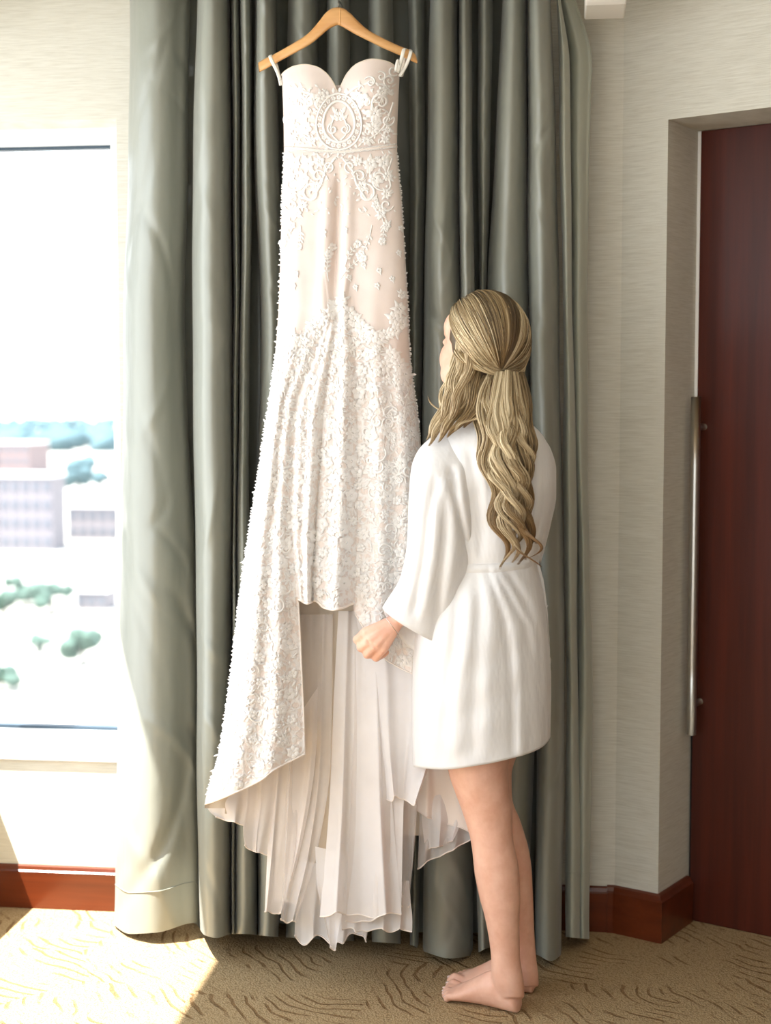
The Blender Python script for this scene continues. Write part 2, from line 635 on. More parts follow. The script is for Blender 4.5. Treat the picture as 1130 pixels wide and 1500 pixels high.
def building(px0, px1, py, h_px, label, mat, floors, cols, depth=30):
    a, c = gpt(px0, py), gpt(px1, py)
    dist = math.hypot(*a[:2]); h = h_px / FPX * dist
    root = empty('building', tuple((a + c) / 2)); tag(root, label, 'building', 'buildings in the town outside the window')
    x0, x1, y0 = a[0], c[0], a[1]
    m = MB(); m.box((x0, y0, GZ), (x1, y0 + depth, GZ + h)); wl = m.build('walls', mat, root, smooth=False)
    m = MB(); m.box((x0 - .6, y0 - .6, GZ + h), (x1 + .6, y0 + depth + .6, GZ + h * 1.05)); m.build('roof', M_ROOF, root, smooth=False)
    fw, fh = (x1 - x0) / cols, h / floors
    for i in range(floors):
        for j in range(cols):
            m = MB(); m.box((x0 + fw * (j + .22), y0 - .35, GZ + fh * (i + .3)), (x0 + fw * (j + .78), y0 + .2, GZ + fh * (i + .72)))
            m.build('window', M_WINB, wl, smooth=False)


building(-20, 46, 700, 48, 'pinkish block near the horizon at the left edge of the window', M_BRICK, 3, 5, 60)
building(-30, 82, 806, 104, 'wide pale parking deck in the middle of the window view', M_CONC, 4, 7, 20)
building(100, 175, 790, 46, 'low pale building right of the parking deck by the window frame', M_CONC, 2, 5, 16)
building(112, 158, 893, 26, 'small house with dark windows beside the lower row of trees', M_CONC, 1, 3, 12)
tree(116, 722, 58, 'broad blue-green tree above the low pale building', M_HAZE_TREE, 1)
tree(8, 905, 46, 'leftmost tree of the row below the parking deck', M_TREE, 2)
tree(40, 886, 36, 'small dark tree second in the row below the parking deck', M_TREE, 3)
tree(76, 898, 54, 'tallest tree of the row below the parking deck', M_TREE, 4)
tree(122, 974, 62, 'round grey-green tree alone on the pale lot low in the window', M_TREE, 5)
tree(2, 1012, 46, 'tree cut by the left edge of the photo above the window bottom', M_TREE, 6)
tree(60, 955, 30, 'small pale tree left of the round grey-green tree', M_TREE, 9)
tree(150, 715, 30, 'small far tree beside the broad blue-green tree by the frame', M_HAZE_TREE, 10)
tree(20, 735, 26, 'small far tree in front of the pinkish block', M_HAZE_TREE, 11)
tree(24, 868, 30, 'small tree behind the row below the parking deck', M_TREE, 12)
tree(98, 880, 26, 'low bush between the tallest tree and the small house', M_TREE, 13)
b = MB()
rr = np.random.RandomState(3)
for k in range(240):
    px_ = rr.uniform(-60, 230); py_ = 618 + 44 * rr.rand() ** 1.4
    g = gpt(px_, py_); r = rr.uniform(13, 24)
    crown(b, g + np.array([0, 0, r * .5]), r, k, .7)
tag(b.build('distant_woods', M_HAZE_TREE), 'hazy blue belt of woods along the horizon', 'woods', kind='stuff')
def strip(name, pts, mat, label, cat, z):
    b = MB(); P = [gpt(*p) for p in pts]
    b.prism([p[:2] for p in P][::-1], GZ, GZ + z)
    tag(b.build(name, mat, smooth=False), label, cat)
strip('grass_verge', [(44, 1000), (62, 998), (175, 1052), (175, 1066), (150, 1062)], M_LAWN, 'slanting green grass verge just above the window bottom', 'grass', .2)
strip('road', [(-30, 812), (190, 806), (190, 832), (-30, 842)], M_ROAD, 'pale grey road below the parking deck', 'road', .1)
# ---------------------------------------------------------------- curtains
M_DRAPE = m_satin('sage_grey_satin', srgb(146, 148, 137), .30, .12, crease=(7, .75))
M_SHEER = m_satin('pale_green_lining_cloth', srgb(178, 181, 167), .7, .2, aniso=.1, spec=.2, streak=False)


def drape(folds, zrow_py, nrow, seed, ztop_py, hem_py, yref, wr=.004, crease=1.0):
    """folds: list of (yfront, yvalley, [(xl, xr) at each zrow_py]) ; returns vertex grid"""
    py = np.linspace(ztop_py, 1400, nrow)
    rowz = at(500, py, yref)[:, 2]
    ctrl = []                                   # list of (px(row), y(row))
    wob = Wob(seed, 8, (2, 9))
    wy = Wob(seed + 1, 8, (3, 10))
    for k, (yf, yv, ks) in enumerate(folds):
        xl = pch(zrow_py, [a for a, _ in ks], py)
        xr = pch(zrow_py, [c for _, c in ks], py)
        xl = xl + 1.6 * wob(k * 3.1, rowz * 2)
        xr = xr + 1.6 * wob(k * 3.1 + 1.5, rowz * 2)
        w = xr - xl
        yf_ = yf + .012 * wy(k * 2.3, rowz)
        md = yf_ * .45 + yv * .55
        one = np.ones(nrow)
        bul = .016 + .026 * np.clip(w / 60, 0, 1.5)
        ctrl += [(xl + .12 * w, one * yv), (xl, md), (xl + .05 * w, yf_ * .62 + md * .38), (xl + .20 * w, yf_ - .40 * bul),
                 (xl + .42 * w, yf_ - .85 * bul), (xl + .64 * w, yf_ - .55 * bul), (xl + .82 * w, yf_ + .006), (xl + .95 * w, yf_ * .5 + md * .5),
                 (xr, md + .014), (xr - .12 * w, one * yv)]
    X = np.array([c[0] for c in ctrl]).T          # nrow x nc
    Y = np.array([c[1] for c in ctrl]).T
    nc = X.shape[1]
    # uniform catmull-rom across the folds
    T = np.linspace(0, nc - 1, (nc - 1) * 5 + 1)
    i = np.clip(T.astype(int), 0, nc - 2); t = T - i
    def cr(A):
        p0, p1, p2, p3 = A[:, np.clip(i - 1, 0, nc - 1)], A[:, i], A[:, i + 1], A[:, np.clip(i + 2, 0, nc - 1)]
        return .5 * (2 * p1 + (p2 - p0) * t + (2 * p0 - 5 * p1 + 4 * p2 - p3) * t ** 2 + (3 * p1 - p0 - 3 * p2 + p3) * t ** 3)
    X, Y = cr(X), cr(Y)
    PY = np.repeat(py[:, None], X.shape[1], 1)
    # creases: slanting, patchy
    big = Wob(seed + 5, 9, (4, 12), (1, .55)); patch = Wob(seed + 6, 6, (2, 6))
    arc = np.cumsum(np.hypot(np.diff(X, axis=1, prepend=X[:, :1]) * .0016, np.diff(Y, axis=1, prepend=Y[:, :1])), axis=1)
    Y = Y + wr * 1.5 * big(arc * 2.2, rowz[:, None] * 2.2 + arc * 1.6) * (.5 + .5 * np.clip(patch(arc, rowz[:, None]), -.6, 1.5))
    rc = np.random.RandomState(seed + 9)
    Z = np.repeat(rowz[:, None], X.shape[1], 1)
    for _ in range(int(70 * arc.max())):
        a0, z0 = rc.uniform(0, arc.max()), rc.uniform(0, 2.4)
        an = rc.choice((-1, 1)) * rc.uniform(.25, .85)
        ln_, wd_, h_ = rc.uniform(.05, .20), rc.uniform(.007, .022), rc.uniform(.25, .6) * rc.choice((-1, 1))
        da, dz = arc - a0, Z - z0
        uu_ = da * math.sin(an) + dz * math.cos(an); vv_ = da * math.cos(an) - dz * math.sin(an) + .8 * uu_ ** 2
        Y = Y + crease * h_ * wd_ * np.exp(-(uu_ / ln_) ** 2 - (vv_ / wd_) ** 2)
    # hem line
    hem = pch([h[0] for h in hem_py], [h[1] for h in hem_py], X[-1])
    PY = ztop_py + (PY - ztop_py) * ((hem - ztop_py) / (1400 - ztop_py))[None, :]
    return at(X, PY, Y)


cur = empty('curtain', (-.6, 3.6, 0))
tag(cur, 'grey-green satin curtain in deep folds behind the white wedding dress', 'curtain')
KP = [-40, 250, 480, 1000, 1400]
FOLDS = [
    (3.60, 3.73, [(190, 276), (189, 275), (181, 270), (174, 288), (165, 294)]),
    (3.46, 3.73, [(289, 334), (284, 338), (284, 343), (290, 338), (295, 338)]),
    (3.52, 3.72, [(339, 351), (340, 350), (343, 351), (339, 345), (341, 346)]),
    (3.49, 3.72, [(352, 372), (352, 370), (350, 368), (345, 372), (344, 376)]),
    (3.48, 3.74, [(376, 402), (374, 408), (381, 414), (373, 420), (377, 408)]),
    (3.54, 3.72, [(424, 466), (424, 466), (424, 468), (424, 466), (420, 466)]),
    (3.53, 3.72, [(478, 512), (478, 514), (476, 514), (478, 512), (480, 520)]),
    (3.54, 3.72, [(537, 577), (536, 576), (534, 576), (540, 577), (545, 590)]),
    (3.60, 3.72, [(598, 621), (600, 622), (600, 618), (602, 616), (600, 616)]),
    (3.52, 3.72, [(634, 671), (625, 672), (621, 673), (620, 690), (622, 690)]),
    (3.51, 3.74, [(672, 694), (673, 696), (672, 699), (692, 712), (700, 716)]),
    (3.57, 3.72, [(700, 719), (701, 718), (701, 714), (716, 730), (722, 738)]),
    (3.53, 3.74, [(738, 771), (725, 772), (716, 776), (735, 785), (742, 770)]),
    (3.52, 3.73, [(773, 806), (774, 812), (777, 819), (786, 827), (787, 823)]),
]
HEM = [(160, 1350), (190, 1368), (230, 1366), (285, 1352), (300, 1370), (318, 1374), (340, 1368), (352, 1368), (400, 1372), (470, 1376), (600, 1384),
       (622, 1394), (660, 1404), (690, 1400), (720, 1388), (785, 1398), (808, 1408), (826, 1396)]
P = drape(FOLDS, KP, 280, 11, -40, HEM, 3.55, .0045)
b = MB(); b.grid(P)
cl = b.build('cloth', M_DRAPE, cur)
# sewn hem of the front fold
b = MB()
ii = [k for k in range(P.shape[1]) if k < 50]
row = P[int(.957 * 280)][ii]
b.tube(row + np.array([0, -.0012, 0]), .0011, 5)
b.build('hem_stitch', M_DRAPE, cl)
b = MB()
rod = at(np.linspace(150, 905, 12), -75, 3.62)
b.tube(rod, .016, 14)
tag(b.build('curtain_rod', plain('dark_rod', srgb(60, 56, 50), .4, Metallic=.6)), 'dark curtain rod carrying the grey-green curtain', 'curtain rod')

lin = [
    (3.60, 3.72, [(816, 834), (822, 838), (826, 840), (829, 848), (829, 848)]),
    (3.66, 3.72, [(834, 866), (836, 864), (838, 862), (847, 866), (848, 866)]),
]
SH = [(800, 1370), (866, 1376)]
P2 = drape(lin, KP, 120, 41, -40, SH, 3.66, .002, .4)
# the top is pinched in under the pelmet
pin = (1 - sst(-40, 95, np.linspace(-40, 1400, 120)))[:, None]
P2[..., 0] -= pin * .055 * np.linspace(0, 1, P2.shape[1])[None, :]
b = MB(); b.grid(P2)
shr = b.build('sheer_curtain', M_SHEER)
tag(shr, 'narrow pale green inner curtain hanging at the right beside the wallpapered wall', 'curtain')
b = MB()
row = P2[int(.93 * 120)]
b.tube(row + np.array([0, -.0012, 0]), .001, 5); b.build('hem_stitch', M_SHEER, shr)

# pelmet end
b = MB()
p0 = at(857, 12, 3.50); p1 = at(917, 8, 3.50)
zb_ = at(880, 26, 3.56)[2]
xs0, xs1 = p0[0], p1[0]
prof = [(3.42, zb_ + .03), (3.435, zb_ + .006), (3.45, zb_), (3.575, zb_), (3.575, zb_ + .16), (3.42, zb_ + .16)]
v = [(xs0, y, z) for y, z in prof] + [(xs1, y, z) for y, z in prof]
n = len(prof)
b.add(v, [tuple(range(n)), tuple(range(n, 2 * n))[::-1]] + [(i, n + i, n + (i + 1) % n, (i + 1) % n) for i in range(n)])
_pz = 2.335
b.box((-1.30, 3.28, _pz), (xs1, 3.30, ZC)); b.box((-1.30, 3.30, ZC - .03), (xs1, 3.79, ZC))
tag(bevel(b.build('curtain_pelmet', plain('pelmet_paint', srgb(236, 230, 218), .4), smooth=False), .004),
    'off-white curtain pelmet whose end shows at the top edge of the wall', 'pelmet')
# ---------------------------------------------------------------- hanger
M_HANG = m_wood('pale_beech', srgb(196, 142, 84), srgb(226, 178, 118), .35, 0, 1.6, .25)
YH = 3.385
hang = empty('coat_hanger', tuple(at(495, 30, YH)))
tag(hang, 'plain pale wooden coat hanger holding up the wedding dress', 'hanger')
up = [(378, 92), (384, 88), (400, 80), (425, 66), (450, 50), (466, 33), (478, 18), (487, 12), (495, 10.5), (503, 12), (512, 18), (524, 30), (540, 44), (560, 55), (585, 67), (600, 73), (609, 80), (612, 90)]
lo = [(380, 106), (388, 102), (404, 93), (430, 79), (455, 65), (470, 53), (482, 43), (489, 39), (495, 37), (501, 39), (508, 43), (522, 51), (540, 60), (560, 70), (585, 81), (598, 87), (606, 91), (611, 93)]
up, lo = np.array(up, float), np.array(lo, float)
tt = np.linspace(0, len(up) - 1, 69)
U2 = np.stack([pch(range(len(up)), up[:, 0], tt), pch(range(len(up)), up[:, 1], tt)], 1)
L2 = np.stack([pch(range(len(lo)), lo[:, 0], tt), pch(range(len(lo)), lo[:, 1], tt)], 1)


def hanger_arm(sl):
    b = MB()
    rows = []
    for u_, l_ in zip(U2[sl], L2[sl]):
        c = (u_ + l_) / 2
        ring = []
        for k in range(16):
            a = k * 2 * np.pi / 16
            ca, sa = np.cos(a), np.sin(a)
            s = np.sign(sa) * abs(sa) ** .6
            cx = np.sign(ca) * abs(ca) ** .6
            q = c + (u_ - c) * s
            bow = .035 * ((q[0] - 495) / 117) ** 2
            ring.append(at(q[0], q[1], YH + .011 * cx - .02 + bow * 1.0))
        rows.append(ring)
    b.grid(np.array(rows), closed=True, cap=True)
    return b


for sl in (slice(0, 35), slice(34, 69)):
    hanger_arm(sl).build('arm', M_HANG, hang)
b = MB()
a_ = at(495, 14, YH - .015)
th = np.linspace(-.2, 4.2, 22)
hk = [a_ + np.array([0, 0, -.01]), a_ + np.array([0, .006, .006])] + [a_ + np.array([0, .045 - .036 * math.cos(t), .014 + .033 * math.sin(t) * (.35 if math.sin(t) > 0 else .5)]) for t in th]
b.tube(hk, .0022, 8)
b.build('hook', M_STEEL, hang)

# ---------------------------------------------------------------- wedding dress
def m_blush():
    m = Mat('blush_satin_under_net')
    v = m.coords((1, 1, 1))
    n1 = m.noise(v, 12, 3)
    m.color(m.ramp(n1, [(.3, srgb(223, 208, 199)), (.7, srgb(232, 219, 211))]))
    m.p(Roughness=.5, Sheen_Weight=.4, Sheen_Roughness=.4, Specular_IOR_Level=.4)
    net = m.noise(m.coords((700, 700, 700)), 1, 1)
    m.bump(net, .15, .001)
    return m.m


def m_lace_ground():
    m = Mat('lace_ground')
    v = m.coords((1, 1, 1))
    vo = m.n('TexVoronoi', feature='DISTANCE_TO_EDGE'); vo.inputs['Scale'].default_value = 62; m.l(v, vo.inputs['Vector'])
    n1 = m.noise(v, 55, 4, .6)
    n2 = m.noise(v, 190, 2)
    k = m.math('ADD', m.math('MULTIPLY', n1, 1.2), m.math('MULTIPLY', vo.outputs[0], -.9))
    f = m.ramp(k, [(.36, (0, 0, 0, 1)), (.58, (1, 1, 1, 1))])
    m.color(m.mix(f, srgb(229, 216, 207), srgb(236, 232, 228)))
    m.p(Roughness=.65, Sheen_Weight=.3)
    m.bump(m.math('ADD', m.math('MULTIPLY', f, .8), m.math('MULTIPLY', n2, .5)), .5, .003)
    return m.m


M_BLUSH = m_blush()
M_LACEG = m_lace_ground()
M_LACE = plain('white_lace_thread', srgb(236, 233, 229), .55, Sheen_Weight=.3)
M_BEAD = plain('crystal_bead', srgb(245, 243, 240), .12, Specular_IOR_Level=.9)
M_LINING = m_satin('cream_lining', srgb(222, 209, 190), .55, .2, aniso=.1, spec=.3, streak=False)
M_TULLE = m_sheer('ivory_tulle', srgb(248, 243, 240), .55)
M_TULLE2 = m_sheer('ivory_tulle_dense', srgb(246, 240, 236), .82)
M_ORG = m_sheer('white_organza', srgb(247, 243, 241), .82)
M_TRIM = plain('satin_edge', srgb(240, 230, 221), .4)

FR = [60, 217, 300, 450, 520, 600, 700, 770, 880, 960, 1105, 1180, 1260]
FC = [[411, 416, 413, 408, 403, 392, 377, 366, 350, 341, 320, 300, 296],
      [447, 455, 455, 480, 462, 434, 429, 428, 437, 441, 446, 440, 436],
      [497, 497, 495, 494, 486, 475, 468, 463, 458, 470, 480, 490, 490],
      [545, 540, 540, 509, 520, 523, 524, 523, 519, 522, 535, 560, 570],
      [588, 582, 589, 598, 601, 611, 622, 628, 640, 650, 668, 684, 690]]
UB = [0, .3, .45, .6, 1]
_YC = ([60, 217, 450, 880, 1260], [3.405, 3.405, 3.395, 3.375, 3.37])
_D = ([60, 217, 300, 450, 700, 880, 1260], [.052, .042, .044, .048, .064, .085, .10])
_wA = Wob(3, 10, (.03, .11)); _wB = Wob(5, 8, (.02, .06), (1, .2))


def feats(py):
    return [pch(FR, c, py) for c in FC]


def front_y(px, py):
    px = np.asarray(px, float); py = np.asarray(py, float)
    f = feats(py)
    xm, w = (f[0] + f[4]) / 2, (f[4] - f[0]) / 2
    s = np.clip((px - xm) / w, -1, 1)
    D = pch(*_D, py)
    y = pch(*_YC, py) - D * np.sqrt(1 - np.abs(s) ** 3) + .055 * s * sst(350, 900, py)
    A = np.interp(py, [330, 450, 600, 880, 1260], [0, .004, .024, .042, .045])
    r = np.zeros_like(y)
    for k in range(4):
        q = np.clip((px - f[k]) / np.maximum(f[k + 1] - f[k], 1), 0, 1)
        inside = (px >= f[k]) & (px <= f[k + 1])
        amp = [.75, .8, 1.0, .6][k]
        q2 = q ** (.75 if k == 0 else 1.0)
        r = np.where(inside, amp * np.sin(np.pi * q2) ** .75, r)
        if k in (0, 3):        # side panels carry soft secondary folds
            r = r + np.where(inside, .22 * np.sin(np.pi * q) * np.sin(q * 15 + py * .004), 0)
        else:
            r = r + np.where(inside, .25 * np.sin(np.pi * q) * np.sin(q * 9.4 + k), 0)
    y = y - A * r
    # cups
    for cx, cy, rx, ry, h in ((450, 134, 40, 42, .034), (546, 128, 42, 44, .036)):
        g = ((px - cx) / rx) ** 2 + ((py - cy) / ry) ** 2
        y = y - h * np.exp(-g * 1.1)
    # crease down the middle of the hips and gathers at the knot
    cr = sst(235, 300, py) * (1 - sst(455, 500, py))
    cx = np.interp(py, [230, 300, 430, 500], [498, 495, 489, 494])
    y = y + cr * (.014 * np.exp(-((px - cx) / 5) ** 2) - .008 * np.exp(-((px - cx - 16) / 9) ** 2) - .008 * np.exp(-((px - cx + 16) / 9) ** 2))
    y = y + .0035 * _wB(px, py) * sst(225, 330, py) + .0016 * _wA(px, py) * sst(120, 200, py)
    # belt pulls the waist in
    y = y + .006 * np.exp(-((py - 218) / 7) ** 2)
    return y


NECK = [(405, 128), (411, 112), (420, 103), (433, 97), (447, 95), (463, 98), (478, 108), (489, 123), (496.5, 137), (501, 124), (510, 107), (525, 93), (545, 87), (565, 90), (580, 98), (588, 110), (594, 125)]
HEM1 = [(290, 1180), (300, 1178), (340, 1163), (385, 1141), (400, 1129), (420, 1118), (446, 1105), (460, 1100)]
HEM2 = [(425, 876), (438, 878), (450, 884), (462, 880), (475, 890), (488, 893), (503, 890), (519, 884), (530, 884)]
HEM3 = [(515, 890), (530, 915), (545, 945), (560, 962), (580, 975), (600, 985), (640, 1000), (690, 1010), (700, 1012)]
SEAM = [(395, 512), (420, 500), (440, 484), (470, 458), (495, 446), (515, 462), (540, 486), (565, 508), (604, 545), (620, 552)]
pl = lambda tab, x: pch([t[0] for t in tab], [t[1] for t in tab], x)

dress = empty('wedding_dress', tuple(at(495, 640, 3.36)))
tag(dress, 'ivory lace wedding dress with sweetheart bodice and tulle train on a hanger', 'dress')
NU = 150
uu = np.linspace(0, 1, NU)


def px_of(u, py):
    f = np.array(feats(py))            # 5 x rows
    out = np.zeros((len(py), len(u)))
    for j in range(len(py)):
        out[j] = np.interp(u, UB, f[:, j])
    return out


# bodice
vb = np.linspace(0, 1, 46)
top_px = px_of(uu, np.array([100.]))[0]
top = pl(NECK, top_px)
PYb = top[None, :] + (218 - top)[None, :] * vb[:, None]
PXb = np.zeros_like(PYb)
for j in range(len(vb)):
    f = np.array(feats(PYb[j]))
    for i in range(NU):
        PXb[j, i] = np.interp(uu[i], UB, f[:, i])
Yb = front_y(PXb, PYb)
b = MB(); b.grid(at(PXb, PYb, Yb))
# back of the bodice and a small turned edge
sb = np.linspace(1, -1, 40)
pyk = np.linspace(125, 218, 20)
f0, f4 = pch(FR, FC[0], pyk), pch(FR, FC[4], pyk)
xk = ((f0 + f4) / 2)[:, None] + ((f4 - f0) / 2)[:, None] * sb[None, :]
yk = pch(*_YC, pyk)[:, None] + .45 * pch(*_D, pyk)[:, None] * np.sqrt(1 - np.abs(sb) ** 2.4)[None, :]
b.grid(at(xk, pyk[:, None] + 0 * xk, yk))
bod = b.build('bodice', M_BLUSH, dress)
# rolled neckline edge
b = MB(); b.tube(at(PXb[0], PYb[0], Yb[0] + .002), .0022, 7); b.build('neckline_edge', M_LINING, bod)

# skirt and flounce on one surface
pys = np.arange(216, 1262, 4.0)
PXs = px_of(uu, pys)
PYs = np.repeat(pys[:, None], NU, 1)
Ys = front_y(PXs, PYs)
G = at(PXs, PYs, Ys)
cx_ = (PXs[:-1, :-1] + PXs[1:, 1:]) / 2
cy_ = (PYs[:-1, :-1] + PYs[1:, 1:]) / 2
uc = (uu[:-1] + uu[1:]) / 2
hem = np.where(uc[None, :] < .3, pl(HEM1, cx_), np.where(uc[None, :] < .6, pl(HEM2, cx_), pl(HEM3, cx_)))
keep = cy_ < hem
below = cy_ > pl(SEAM, cx_)
b = MB(); b.grid(G, mask=keep & ~below); b.build('skirt', M_BLUSH, dress)
b = MB(); b.grid(G, mask=keep & below); flo = b.build('lace_flounce', M_LACEG, dress)
# back of the skirt: cream lining seen through the parted front
sb = np.linspace(1, -1, 90)
pyk = np.arange(216, 1262, 8.0)
f0, f4 = pch(FR, FC[0], pyk), pch(FR, FC[4], pyk)
xk = ((f0 + f4) / 2)[:, None] + ((f4 - f0) / 2)[:, None] * sb[None, :]
yk = pch(*_YC, pyk)[:, None] + .40 * pch(*_D, pyk)[:, None] * np.sqrt(1 - np.abs(sb) ** 2.4)[None, :] + .055 * sb[None, :] * sst(350, 900, pyk)[:, None]
yk = yk + .006 * np.sin(sb * 24)[None, :] * sst(700, 1000, pyk)[:, None]
pk = pyk[:, None] + 0 * xk
hb = pch([290, 300, 380, 480, 560, 640, 700], [1180, 1180, 1196, 1230, 1222, 1216, 1214], xk)
b = MB(); b.grid(at(xk, pk, yk), mask=(pk < hb)[:-1, :-1]); b.build('skirt_back', M_LINING, dress)


def hem_roll(tab, x0, x1, parent, r=.0022, n=60, dy=0):
    xs = np.linspace(x0, x1, n); ys = pl(tab, xs) + dy
    b = MB(); b.tube(at(xs, ys, front_y(xs, ys) - .0005), r, 6); b.build('hem_edge', M_TRIM, parent)


hem_roll(HEM1, 301, 445, flo); hem_roll(HEM2, 438, 519, flo, .003); hem_roll(HEM3, 521, 650, flo, .0014)
ys_ = np.linspace(880, 1105, 70)
xs_ = pch(FR, FC[1], ys_)
b = MB(); b.tube(at(xs_, ys_, front_y(xs_ - .2, ys_) - .001), .0022, 6); b.build('hem_edge', M_TRIM, flo)


# loose layers under the flounce
def layer(name, L, Rr, Y, mat, nf, amp, seed, parent, wave=4.0, edge=True, rows=46, cols=64, power=1.0):
    L, Rr = np.array(L, float), np.array(Rr, float)
    r = np.random.RandomState(seed)
    v = np.linspace(0, 1, rows); u = np.linspace(0, 1, cols)
    tl, tr = np.linspace(0, 1, len(L)), np.linspace(0, 1, len(Rr))
    lx, ly = pch(tl, L[:, 0], v), pch(tl, L[:, 1], v)
    rx, ry = pch(tr, Rr[:, 0], v), pch(tr, Rr[:, 1], v)
    ph = r.uniform(0, 6.28, 4)
    warp = u + .06 * np.sin(2 * np.pi * u * 1.3 + ph[0]) + .03 * np.sin(2 * np.pi * u * 2.9 + ph[1])
    fold = np.sin(2 * np.pi * nf * warp + ph[2]) + .22 * np.sin(2 * np.pi * nf * 2.13 * warp + ph[3])
    PX = lx[:, None] + (rx - lx)[:, None] * u[None, :]
    PX = PX + (2.2 * np.cos(2 * np.pi * nf * warp + ph[2]))[None, :] * v[:, None]
    PYY = ly[:, None] + (ry - ly)[:, None] * u[None, :] + wave * .7 * (v ** 3)[:, None] * (np.sin(2 * np.pi * nf * .8 * warp + ph[1]) + .25 * np.sin(2 * np.pi * nf * 1.9 * u + ph[0]))[None, :]
    wv = Wob(seed, 6, (2, 7))
    YY = Y[0] + (Y[1] - Y[0]) * v[:, None] - amp * (.25 + .75 * v[:, None] ** power) * fold[None, :] + .004 * wv(u[None, :] * 2, v[:, None] * 2)
    b = MB(); G = at(PX, PYY, YY); b.grid(G)
    o = b.build(name, mat, parent)
    if edge:
        e = MB(); e.tube(G[-1], .0018, 5); e.build('edge_roll', M_TRIM, o)
    return o


layer('lining', [(430, 860), (430, 1000), (405, 1180), (400, 1320)], [(528, 862), (540, 1000), (556, 1180), (560, 1330)], (3.372, 3.385), M_LINING, 2.3, .014, 1, dress, 3)
layer('tulle_ruffle', [(302, 1170), (303, 1180), (310, 1190), (318, 1196)], [(372, 1140), (374, 1165), (368, 1190), (362, 1211)], (3.35, 3.345), M_TULLE2, 1.2, .012, 2, dress, 2)
layer('tulle_ruffle', [(362, 1140), (360, 1180), (356, 1215), (358, 1240)], [(408, 1120), (405, 1170), (398, 1220), (391, 1254)], (3.34, 3.335), M_TULLE2, 1.6, .010, 3, dress, 3)
layer('tulle_panel', [(400, 1105), (396, 1160), (390, 1260), (386, 1336)], [(470, 1000), (462, 1120), (440, 1250), (414, 1337)], (3.35, 3.345), M_TULLE2, 1.3, .014, 4, dress, 3)
layer('tulle_panel', [(440, 900), (424, 1120), (418, 1240), (412, 1346)], [(488, 900), (486, 1100), (468, 1240), (436, 1352)], (3.352, 3.33), M_TULLE, 1.4, .014, 5, dress, 4)
layer('tulle_panel', [(496, 895), (490, 1000), (482, 1180), (468, 1340)], [(560, 895), (566, 1010), (574, 1180), (587, 1340)], (3.345, 3.30), M_ORG, 1.9, .018, 6, dress, 5)
layer('tulle_panel', [(520, 930), (520, 1040), (515, 1180), (508, 1352)], [(604, 930), (602, 1040), (590, 1180), (586, 1336)], (3.335, 3.315), M_TULLE2, 1.5, .015, 7, dress, 5)
layer('tulle_panel', [(560, 1120), (566, 1190), (576, 1260), (586, 1326)], [(612, 1120), (611, 1190), (606, 1260), (599, 1328)], (3.36, 3.35), M_TULLE, 1.4, .008, 8, dress, 2)
layer('tulle_ruffle', [(505, 1300), (503, 1325), (502, 1345), (503, 1362)], [(600, 1290), (601, 1318), (603, 1345), (602, 1362)], (3.35, 3.33), M_TULLE2, 3.2, .010, 9, dress, 4)
layer('organza_underlayer', [(440, 1260), (436, 1300), (434, 1340), (434, 1376)], [(548, 1280), (546, 1320), (542, 1350), (538, 1374)], (3.37, 3.36), M_ORG, 2.7, .012, 10, dress, 10)
layer('organza_point', [(462, 1240), (464, 1290), (474, 1340), (485, 1388)], [(506, 1250), (505, 1300), (498, 1345), (490, 1391)], (3.33, 3.31), M_ORG, .8, .010, 12, dress, 2)
layer('organza_flounce', [(519, 890), (536, 980), (546, 1070), (566, 1168)], [(645, 900), (646, 990), (636, 1100), (612, 1176)], (3.33, 3.30), M_ORG, 1.6, .014, 13, dress, 6)
layer('train_satin', [(560, 960), (580, 1060), (590, 1130), (588, 1178)], [(655, 960), (676, 1060), (688, 1150), (690, 1222)], (3.40, 3.39), M_TRIM, 1.4, .010, 14, dress, 3)
layer('tulle_ruffle', [(616, 1170), (614, 1200), (612, 1240), (610, 1272)], [(700, 1170), (700, 1190), (698, 1210), (694, 1228)], (3.415, 3.40), M_TULLE, 2.0, .010, 15, dress, 2)
layer('organza_underlayer', [(616, 1150), (618, 1190), (621, 1220), (625, 1246)], [(680, 1160), (678, 1190), (672, 1215), (664, 1232)], (3.405, 3.39), M_ORG, 1.7, .012, 16, dress, 2.5)


